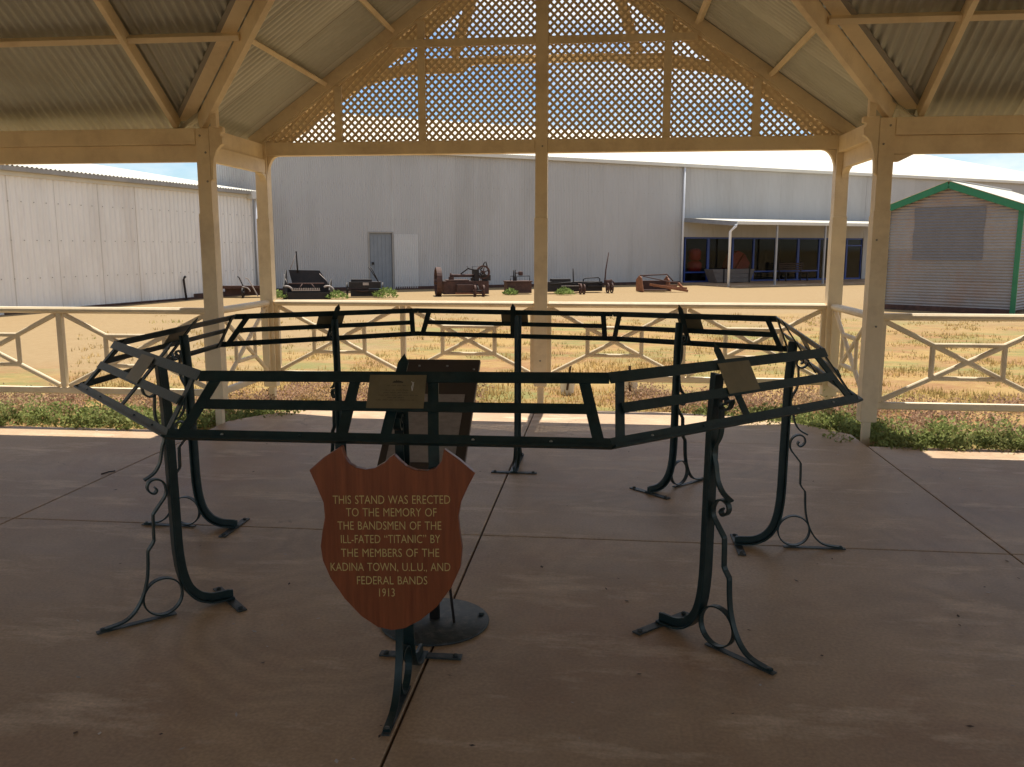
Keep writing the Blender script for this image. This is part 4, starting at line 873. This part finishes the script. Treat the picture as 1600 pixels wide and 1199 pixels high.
# plough frame with two levers, by the corner of the white shed
t = machine('plough', 'dark plough frame with one black and one pale lever by the white shed corner', 'plough', -12.2, 27.6, R(12))
MB().box(-0.55, 0.75, 0.25, 0.62, 0.08, 0.36).box(-0.6, 0.8, 0.10, 0.24, 0.30, 0.40).build('frame', R_, t)
MB().strip([(-0.05, -0.05, 0.72), (0.0, -0.05, 0.68), (0.12, -0.05, 0.40), (0.15, -0.05, 0.2)], (0, 1, 0), 0.05, 0.03).build('lever', DI, t)
MB().strip([(0.20, 0.0, 0.66), (0.28, 0.0, 0.64), (0.45, 0.0, 0.32), (0.58, 0.0, 0.05)], (0, 1, 0), 0.05, 0.03).build('lever', PM, t)
MB().wheel((0.12, -0.12, 0.17), 0.17, 'x', 5).build('wheel', DI, t)
MB().ring((0.16, -0.12, 0.17), 0.20, 0.022, 'y', 10, 6, 0.2, 1.9).build('wheel_guard', PM, t)
# standpipe
t = thing('standpipe', 'black bent standpipe in front of the white shed wall', 'standpipe', (-13.45, 26.2, G))
MB().tube([(0.06, 0, 0), (0.03, 0, 0.3), (0.0, 0, 0.66), (0.03, 0, 0.72), (0.07, 0, 0.76)], 0.035, 8).build('pipe', DI, t)
MB().lathe([(0.05, 0.0), (0.05, 0.04)], (0.06, 0, 0.0), 10).build('base_flange', DI, t)
# scoop
t = machine('scoop_loader', 'dark iron scoop with tall back plate and a pale toothed front', 'scoop', -9.85, 27.5, R(14))
MB().add([(-0.62, 0.55, 0.93), (0.40, 0.55, 0.91), (0.68, 0.45, 0.45), (-0.50, 0.45, 0.45), (-0.62, 0.59, 0.93), (0.40, 0.59, 0.91), (0.68, 0.49, 0.45), (-0.50, 0.49, 0.45)], [(0, 1, 2, 3), (7, 6, 5, 4), (0, 4, 5, 1), (1, 5, 6, 2), (2, 6, 7, 3), (3, 7, 4, 0)]).build('back_plate', DI, t)
MB().prism([(-0.5, 0.0), (0.5, 0.0), (0.5, 0.45), (0.4, 0.93), (0.2, 0.93), (-0.5, 0.42)][::-1], (-0.70, 0.0, 0), (0, 1, 0), (0, 0, 1), 0.04).build('side_plate', DI, t)
MB().prism([(-0.5, 0.0), (0.5, 0.0), (0.5, 0.62), (-0.2, 0.52), (-0.5, 0.30)][::-1], (0.76, 0.0, 0), (0, 1, 0), (0, 0, 1), 0.04).build('side_plate', DI, t)
MB().box(-0.66, 0.76, 0.40, 0.45, 0.1, 0.47).box(-0.70, 0.80, -0.50, -0.46, 0.0, 0.22).box(-0.66, 0.76, -0.45, 0.45, 0.02, 0.10).build('skirt', DI, t)
m = MB().box(-0.42, 0.48, -0.44, -0.40, 0.27, 0.29)
for i in range(16): m.box(-0.42 + i * 0.057, -0.39 + i * 0.057, -0.45, -0.40, 0.29, 0.36)
m.build('toothed_bar', PM, t)
MB().tube([(-0.55, -0.2, 0.50), (0.60, -0.2, 0.50)], 0.022, 8).tube([(-0.10, -0.2, 0.5), (-0.2, -0.42, 0.33)], 0.015, 6).tube([(0.18, -0.2, 0.5), (0.34, -0.42, 0.33)], 0.015, 6).build('cross_bar', R_, t)
for x in (-0.6, 0.72): MB().ring((x, -0.35, 0.22), 0.2, 0.035, 'y', 10, 6, 0.3, 2.2).build('wheel_guard', PM, t)
MB().tube([(-0.32, 0.5, 0.85), (-0.34, 0.5, 1.48), (-0.34, 0.5, 1.55)], [0.028, 0.022, 0.03], 8).build('lever', DI, t)
MB().tube([(-0.56, 0.5, 0.95), (-0.36, 0.5, 1.45)], 0.012, 6).tube([(0.40, 0.5, 0.80), (0.72, 0.2, 0.50)], 0.012, 6).tube([(-0.74, 0.3, 0.78), (-0.6, -0.3, 0.55)], 0.012, 6).build('stay_rod', PM, t)
# low box machine
t = machine('box_drill', 'low dark box machine with white plate and twin levers beside the scoop', 'machine', -8.15, 28.6, R(14))
MB().box(-0.55, 0.52, -0.25, 0.3, 0.30, 0.52).box(-0.48, 0.22, -0.1, 0.3, 0.525, 0.60).build('hopper', DI, t)
MB().box(-0.5, 0.5, -0.2, 0.2, 0.03, 0.26).box(-0.35, 0.52, -0.30, -0.252, 0.20, 0.26).build('chassis', DI, t)
MB().box(-0.08, 0.12, -0.262, -0.254, 0.41, 0.50).build('maker_plate', PM, t)
MB().tube([(0.15, -0.28, 0.24), (-0.1, -0.32, 0.2), (-0.3, -0.31, 0.25)], 0.015, 6).build('rod', R_, t)
for dx in (0.0, 0.05): MB().tube([(0.45, -0.1, 0.5), (0.25 + dx, -0.1, 0.82), (0.12 + dx * 1.6, -0.1, 1.02)], 0.016, 6).build('lever', DI, t)
MB().wheel((-0.62, 0, 0.25), 0.25, 'x').wheel((0.58, 0, 0.25), 0.25, 'x').build('wheel', DI, t)
# engine with a big flywheel
t = machine('stationary_engine', 'rusty stationary engine with one large spoked flywheel at left', 'engine', -4.85, 29.7, R(18))
MB().wheel((-0.96, 0.1, 0.50), 0.50, 'x', 6, 0.05, 0.18, 0.09).build('flywheel', R_, t)
MB().box(-0.80, 0.80, -0.15, 0.45, 0.06, 0.52).box(-0.70, 0.10, -0.16, 0.46, 0.525, 0.56).build('body', R_, t, bevel=0.01)
MB().tube([(-0.92, 0.1, 0.50), (-0.6, 0.1, 0.50)], 0.04, 8).build('axle', DI, t)
MB().tube([(-0.55, 0.1, 0.70), (0.35, 0.1, 0.70)], 0.05, 10).tube([(-0.50, 0.1, 0.54), (-0.52, 0.1, 0.80)], 0.035, 8).box(-0.58, -0.42, -0.02, 0.22, 0.565, 0.66).build('roller', R_, t)
MB().box(0.30, 0.46, -0.1, 0.4, 0.525, 0.92).box(0.62, 0.88, -0.05, 0.35, 0.525, 0.72).box(0.2, 0.3, -0.05, 0.2, 0.525, 0.62).build('bearing_frame', DI, t)
MB().wheel((0.62, 0.0, 0.82), 0.24, 'y', 6, 0.05, 0.14, 0.06).build('gear_wheel', R_, t)
MB().tube([(0.56, 0.0, 0.92), (0.66, 0.0, 1.14), (0.72, 0.0, 1.19), (0.77, 0.0, 1.0), (0.84, 0.0, 0.72)], 0.022, 8).build('crank', DI, t)
MB().tube([(-0.16, 0.1, 0.76), (0.12, 0.1, 0.96), (0.06, 0.1, 1.02)], 0.022, 8).tube([(0.10, 0.1, 0.95), (0.40, 0.1, 0.88)], 0.025, 8).build('lever', DI, t)
MB().box(-0.36, 0.22, -0.34, -0.18, 0.14, 0.40).build('tank', R_, t)
MB().wheel((0.55, -0.2, 0.72), 0.10, 'y', 5, 0.025, 0.05).build('small_gear', DI, t)
MB().tube([(0.2, -0.2, 0.5), (0.2, -0.2, 1.02), (0.5, -0.2, 1.02), (0.5, -0.2, 0.5)], 0.012, 6).build('guard_rail', DI, t)
MB().tube([(-0.42, -0.40, 0.10), (0.62, -0.40, 0.10)], 0.03, 8).build('drawbar', RB, t)
for x in (0.22, 0.52): MB().wheel((x, -0.62, 0.20), 0.20, 'x', 5, 0.035, 0.06, 0.04).build('wheel', R_, t)
MB().tube([(0.22, -0.62, 0.20), (0.52, -0.62, 0.20)], 0.02, 6).tube([(0.37, -0.62, 0.20), (0.37, -0.2, 0.4)], 0.02, 6).build('axle', DI, t)
# pump box
t = machine('pump_box', 'dark rusty box with small pump on top left of the centre post', 'pump', -3.15, 31.1, R(18))
MB().box(-0.46, 0.46, -0.25, 0.3, 0.04, 0.44).box(-0.49, 0.49, -0.28, 0.33, 0.441, 0.48).build('box_body', R_, t, bevel=0.008)
MB().tube([(-0.16, 0, 0.48), (-0.16, 0, 0.86)], 0.022, 8).tube([(-0.10, 0, 0.48), (-0.10, 0, 0.88)], 0.022, 8).box(-0.18, -0.05, -0.05, 0.05, 0.485, 0.62).build('pump_post', DI, t)
MB().lathe([(0.07, 0.68), (0.085, 0.70), (0.085, 0.80), (0.06, 0.82)], (0.10, 0, 0), 12).tube([(-0.1, 0, 0.76), (0.10, 0, 0.76)], 0.018, 6).build('cylinder', R_, t)
MB().tube([(-0.28, 0, 0.48), (-0.28, 0, 0.65), (0.44, 0, 0.65), (0.44, 0, 0.48)], 0.016, 6).build('guard_rail', DI, t)
# two dark drills right of the centre post
t = machine('seed_drill', 'black seed drill with short upright lever and paired front wheels right of the centre post', 'drill', -1.35, 31.5, R(18))
MB().box(-0.80, 0.35, -0.15, 0.35, 0.08, 0.44).box(-0.6, 0.1, -0.05, 0.3, 0.445, 0.54).tube([(-0.7, -0.17, 0.36), (0.0, -0.19, 0.42), (0.3, -0.17, 0.33)], 0.02, 6).build('hopper', DI, t)
MB().box(-0.3, 0.42, -0.22, -0.17, 0.28, 0.31).build('frame', PM, t)
MB().tube([(0.22, 0, 0.36), (0.20, 0, 0.92)], 0.022, 8).build('lever', DI, t)
for x in (0.33, 0.46): MB().wheel((x, -0.55, 0.18), 0.18, 'x', 5, 0.03, 0.04).build('wheel', R_, t)
MB().tube([(0.40, -0.55, 0.18), (0.38, -0.45, 0.36), (0.36, -0.1, 0.36)], 0.03, 8).build('fork', R_, t)
t = machine('cultivator', 'dark cultivator with hooped handle and tall leaning lever', 'cultivator', -0.40, 32.4, R(18))
MB().box(-0.72, 0.30, -0.1, 0.4, 0.06, 0.42).box(-0.30, 0.34, -0.18, -0.102, 0.22, 0.28).tube([(-0.6, -0.12, 0.34), (0.1, -0.14, 0.40), (0.3, -0.12, 0.30)], 0.018, 6).build('frame', DI, t)
MB().tube([(-0.40, 0.1, 0.38), (-0.38, 0.1, 0.50), (-0.30, 0.1, 0.54), (0.20, 0.1, 0.56), (0.26, 0.1, 0.50), (0.26, 0.1, 0.38)], 0.022, 8).build('hoop', DI, t)
MB().tube([(0.42, 0, 0.30), (0.46, 0, 0.85), (0.56, 0, 1.50)], [0.03, 0.025, 0.018], 8).build('lever', R_, t)
for x in (0.38, 0.54): MB().wheel((x, -0.5, 0.19), 0.19, 'x', 5, 0.03, 0.04).build('wheel', R_, t)
MB().box(0.36, 0.56, -0.45, -0.1, 0.28, 0.48).tube([(0.56, -0.3, 0.5), (0.72, -0.3, 0.36)], 0.02, 6).build('gear_case', R_, t)
# rusty drag scraper
t = machine('drag_scraper', 'bright rusty drag scraper with a triangular drawbar beside the verandah', 'scraper', 2.05, 33.2, R(18))
MB().prism([(-0.4, 0.02), (0.4, 0.02), (0.42, 0.45), (0.1, 0.62), (-0.15, 0.55)][::-1], (-0.72, 0.1, 0), (0, 1, 0), (0, 0, 1), 0.04).build('side_plate', RB, t)
MB().prism([(-0.3, 0.02), (0.4, 0.02), (0.42, 0.45), (0.15, 0.60), (-0.1, 0.45)][::-1], (0.42, 0.1, 0), (0, 1, 0), (0, 0, 1), 0.04).build('side_plate', RB, t)
MB().box(-0.68, 0.42, 0.3, 0.5, 0.04, 0.42).box(-0.68, 0.42, -0.1, 0.29, 0.04, 0.09).build('bowl', R_, t)
MB().tube([(-0.70, 0.15, 0.62), (0.42, 0.2, 0.66), (0.66, 0.15, 0.40)], 0.025, 8).tube([(-0.6, 0.1, 0.6), (0.3, -0.2, 0.40), (0.95, -0.2, 0.34)], 0.02, 6).build('lift_bar', R_, t)
m = MB(); m.bar((-0.45, -0.25, 0.30), (0.90, -0.75, 0.06), 0.07, 0.09); m.bar((0.0, -0.2, 0.20), (0.88, -0.70, 0.16), 0.05, 0.07); m.bar((0.62, -0.45, 0.34), (0.80, -0.68, 0.08), 0.06, 0.09); m.box(-0.3, 0.62, -0.34, -0.26, 0.20, 0.27)
m.build('drawbar', RB, t)

# ------------------------------------------------------------------ white tubs with stakes beyond the rail
def tub(x, y, lean, label):
    t = thing('tub', label, 'tub', (x, y, G), 0, 'white tubs round stakes beyond the rail')
    MB().lathe([(0.070, 0.0), (0.072, 0.005), (0.086, 0.17), (0.090, 0.175), (0.086, 0.18), (0.080, 0.17), (0.066, 0.02)], (0, 0, 0), 20).build('tub_body', M['white_plastic'], t)
    MB().bar((0.0 , -0.095, 0.06), (lean, -0.10, 0.36), 0.022, 0.022).build('stake', M['stake'], t)
tub(-0.40, 9.55, 0.04, 'white plastic tub with leaning dark stake on the orange soil')
tub(0.30, 9.45, -0.01, 'white plastic tub with upright dark stake next to pinkish ground cover')

# ------------------------------------------------------------------ vegetation
def leaves(m, c, rad, h, n, size, rnd, blade=False):
    for _ in range(n):
        a = rnd.uniform(0, 2 * pi); r = rad * math.sqrt(rnd.random()); 
        top = h * (1 - (r / rad) ** 2 * 0.75)
        z = top * (rnd.random() ** 0.6)
        p = V((c[0] + r * cos(a), c[1] + r * sin(a), c[2] + z))
        th = rnd.uniform(0, 2 * pi); ph = rnd.uniform(0.1, 1.2)
        d = V((cos(th) * cos(ph), sin(th) * cos(ph), sin(ph))); s = d.cross(V((rnd.uniform(-1, 1), rnd.uniform(-1, 1), rnd.uniform(-.3, 1)))).normalized()
        L = size * rnd.uniform(0.6, 1.4); w = L * 0.28
        m.add([p, p + d * L * 0.5 + s * w, p + d * L, p + d * L * 0.5 - s * w], [(0, 1, 2, 3)])
rnd = random.Random(11)
m = MB()
def patch(m, xs, ys, n, rad, h, leavesn, size, ok=lambda x, y: True, z=G):
    k = 0
    while k < n:
        x, y = rnd.uniform(*xs), rnd.uniform(*ys); k += 1
        if not ok(x, y): continue
        leaves(m, (x, y, z), rad * rnd.uniform(0.6, 1.3), h * rnd.uniform(0.5, 1.3), leavesn, size, rnd)
patch(m, (-8.6, -3.55), (7.05, 7.75), 190, 0.16, 0.15, 80, 0.036)
patch(m, (-8.6, -3.6), (6.80, 7.15), 46, 0.10, 0.13, 50, 0.034, z=-0.03)
patch(m, (-3.75, -2.7), (7.25, 7.9), 36, 0.13, 0.13, 70, 0.034, lambda x, y: y > 7.30 + max(0, (x + 3.4)) * 0.75)
patch(m, (2.3, 7.5), (6.95, 7.9), 190, 0.17, 0.15, 80, 0.036)
patch(m, (2.4, 7.5), (6.74, 7.1), 50, 0.11, 0.13, 55, 0.034, z=-0.03)
patch(m, (0.9, 2.4), (7.25, 8.4), 110, 0.14, 0.14, 75, 0.034, lambda x, y: y > 7.95 - (x - 0.9) * 0.5)
patch(m, (1.9, 3.4), (6.80, 7.15), 26, 0.12, 0.09, 60, 0.03, lambda x, y: x > 2.3 or y > 7.02, z=-0.02)
def stems(m, xs, ys, n, h):
    for _ in range(n):
        x, y = rnd.uniform(*xs), rnd.uniform(*ys); a = rnd.uniform(0, 6.28); l = h * rnd.uniform(0.5, 1.3)
        p = V((x, y, G)); q = p + V((cos(a) * l * 0.5, sin(a) * l * 0.5, l)); w = V((-sin(a), cos(a), 0)) * 0.0022
        m.add([p - w, p + w, q], [(0, 1, 2)])
        for k in range(5):
            c = p.lerp(q, 0.4 + 0.15 * k); b2 = rnd.uniform(0, 6.28); d = V((cos(b2), sin(b2), 0.5)) * 0.03
            m.add([c, c + d * 0.5 + V((0, 0, 0.006)), c + d, c + d * 0.5 - V((0, 0, 0.006))], [(0, 1, 2, 3)])
stems(m, (-8.6, -3.5), (7.0, 7.8), 170, 0.26); stems(m, (2.3, 7.5), (6.95, 8.0), 190, 0.26); stems(m, (1.0, 2.4), (7.6, 8.3), 50, 0.22)
tag(m.build('ground_cover', M['leaf']), kind='stuff')
m = MB()
patch(m, (-8.5, -3.5), (7.5, 8.7), 250, 0.16, 0.15, 55, 0.028)
patch(m, (-3.6, -1.3), (8.25, 9.6), 150, 0.16, 0.16, 60, 0.026)
patch(m, (0.2, 2.6), (8.35, 9.6), 170, 0.16, 0.16, 60, 0.026)
patch(m, (2.4, 7.0), (7.4, 9.3), 300, 0.16, 0.15, 55, 0.028)
tag(m.build('pink_ground_cover', M['pink']), kind='stuff')
def blades(m, x, y, h, n, spread, w):
    for _ in range(n):
        a = rnd.uniform(0, 2 * pi); r = spread * math.sqrt(rnd.random())
        p = V((x + r * cos(a), y + r * sin(a), G)); b = rnd.uniform(0, 2 * pi)
        tip = p + V((cos(b) * h * rnd.uniform(.2, .7), sin(b) * h * rnd.uniform(.2, .7), h * rnd.uniform(.5, 1.2)))
        s = V((-sin(b), cos(b), 0)) * w
        m.add([p - s, p + s, tip], [(0, 1, 2)])
m = MB()
from mathutils import noise as mnoise
for _ in range(9000):
    y = 8.6 + 13 * rnd.random() ** 1.4; x = rnd.uniform(-0.62 * y - 0.5, 0.55 * y)
    if x < -4.5 and y > 10.5 and rnd.random() < 0.8: continue
    if y > 17 and rnd.random() < 0.6: continue
    if mnoise.noise(V((x * 0.7, y * 0.9, 3.0))) + 0.4 * mnoise.noise(V((x * 1.7, y * 2.6, 1.0))) < rnd.uniform(-0.15, 0.35): continue
    blades(m, x, y, rnd.uniform(0.02, 0.085), 12, rnd.uniform(0.08, 0.3), 0.004 + 0.0003 * y)
tag(m.build('dry_grass', M['straw']), kind='stuff')
# weed clumps by the machinery, and one at the pump box
for x, y, s_, lb in ((-10.6, 26.9, 0.9, 'pale green weed tuft left of the iron scoop'), (-8.75, 27.3, 0.9, 'green weed tuft between the scoop and the low box machine'), (-7.35, 28.2, 1.1, 'spreading pale weed tuft right of the twin levers'), (-3.35, 30.4, 0.7, 'bright green weed in front of the pump box'), (-1.45, 30.6, 0.9, 'pale weed tuft in front of the black seed drill')):
    m = MB(); leaves(m, (0, 0, 0), 0.38 * s_, 0.30 * s_, 260, 0.09, rnd)
    o = m.build('weed', M['weed']); o.location = (x, y, G); tag(o, lb, 'weed', 'weeds along the machinery')
# fallen leaves and chips on the floor
m = MB(); m2 = MB()
for _ in range(170):
    y = rnd.uniform(1.6, 6.8); x = rnd.uniform(-0.6 * y - 0.3, 0.55 * y); s = rnd.uniform(0.004, 0.014); a = rnd.uniform(0, 6.28)
    p = V((x, y, 0.003)); u = V((cos(a), sin(a), 0.15)) * s; v = V((-sin(a), cos(a), 0.1)) * s * rnd.uniform(.3, .7)
    (m if rnd.random() < 0.5 else m2).add([p - u, p + v, p + u, p - v], [(0, 1, 2, 3)])
m.tube([(-3.458, 5.397, 0.004), (-3.434, 5.453, 0.006), (-3.409, 5.489, 0.004)], 0.004, 6)
tag(m.build('leaf_litter', M['litter']), kind='stuff'); tag(m2.build('pale_chips', M['chip']), kind='stuff')
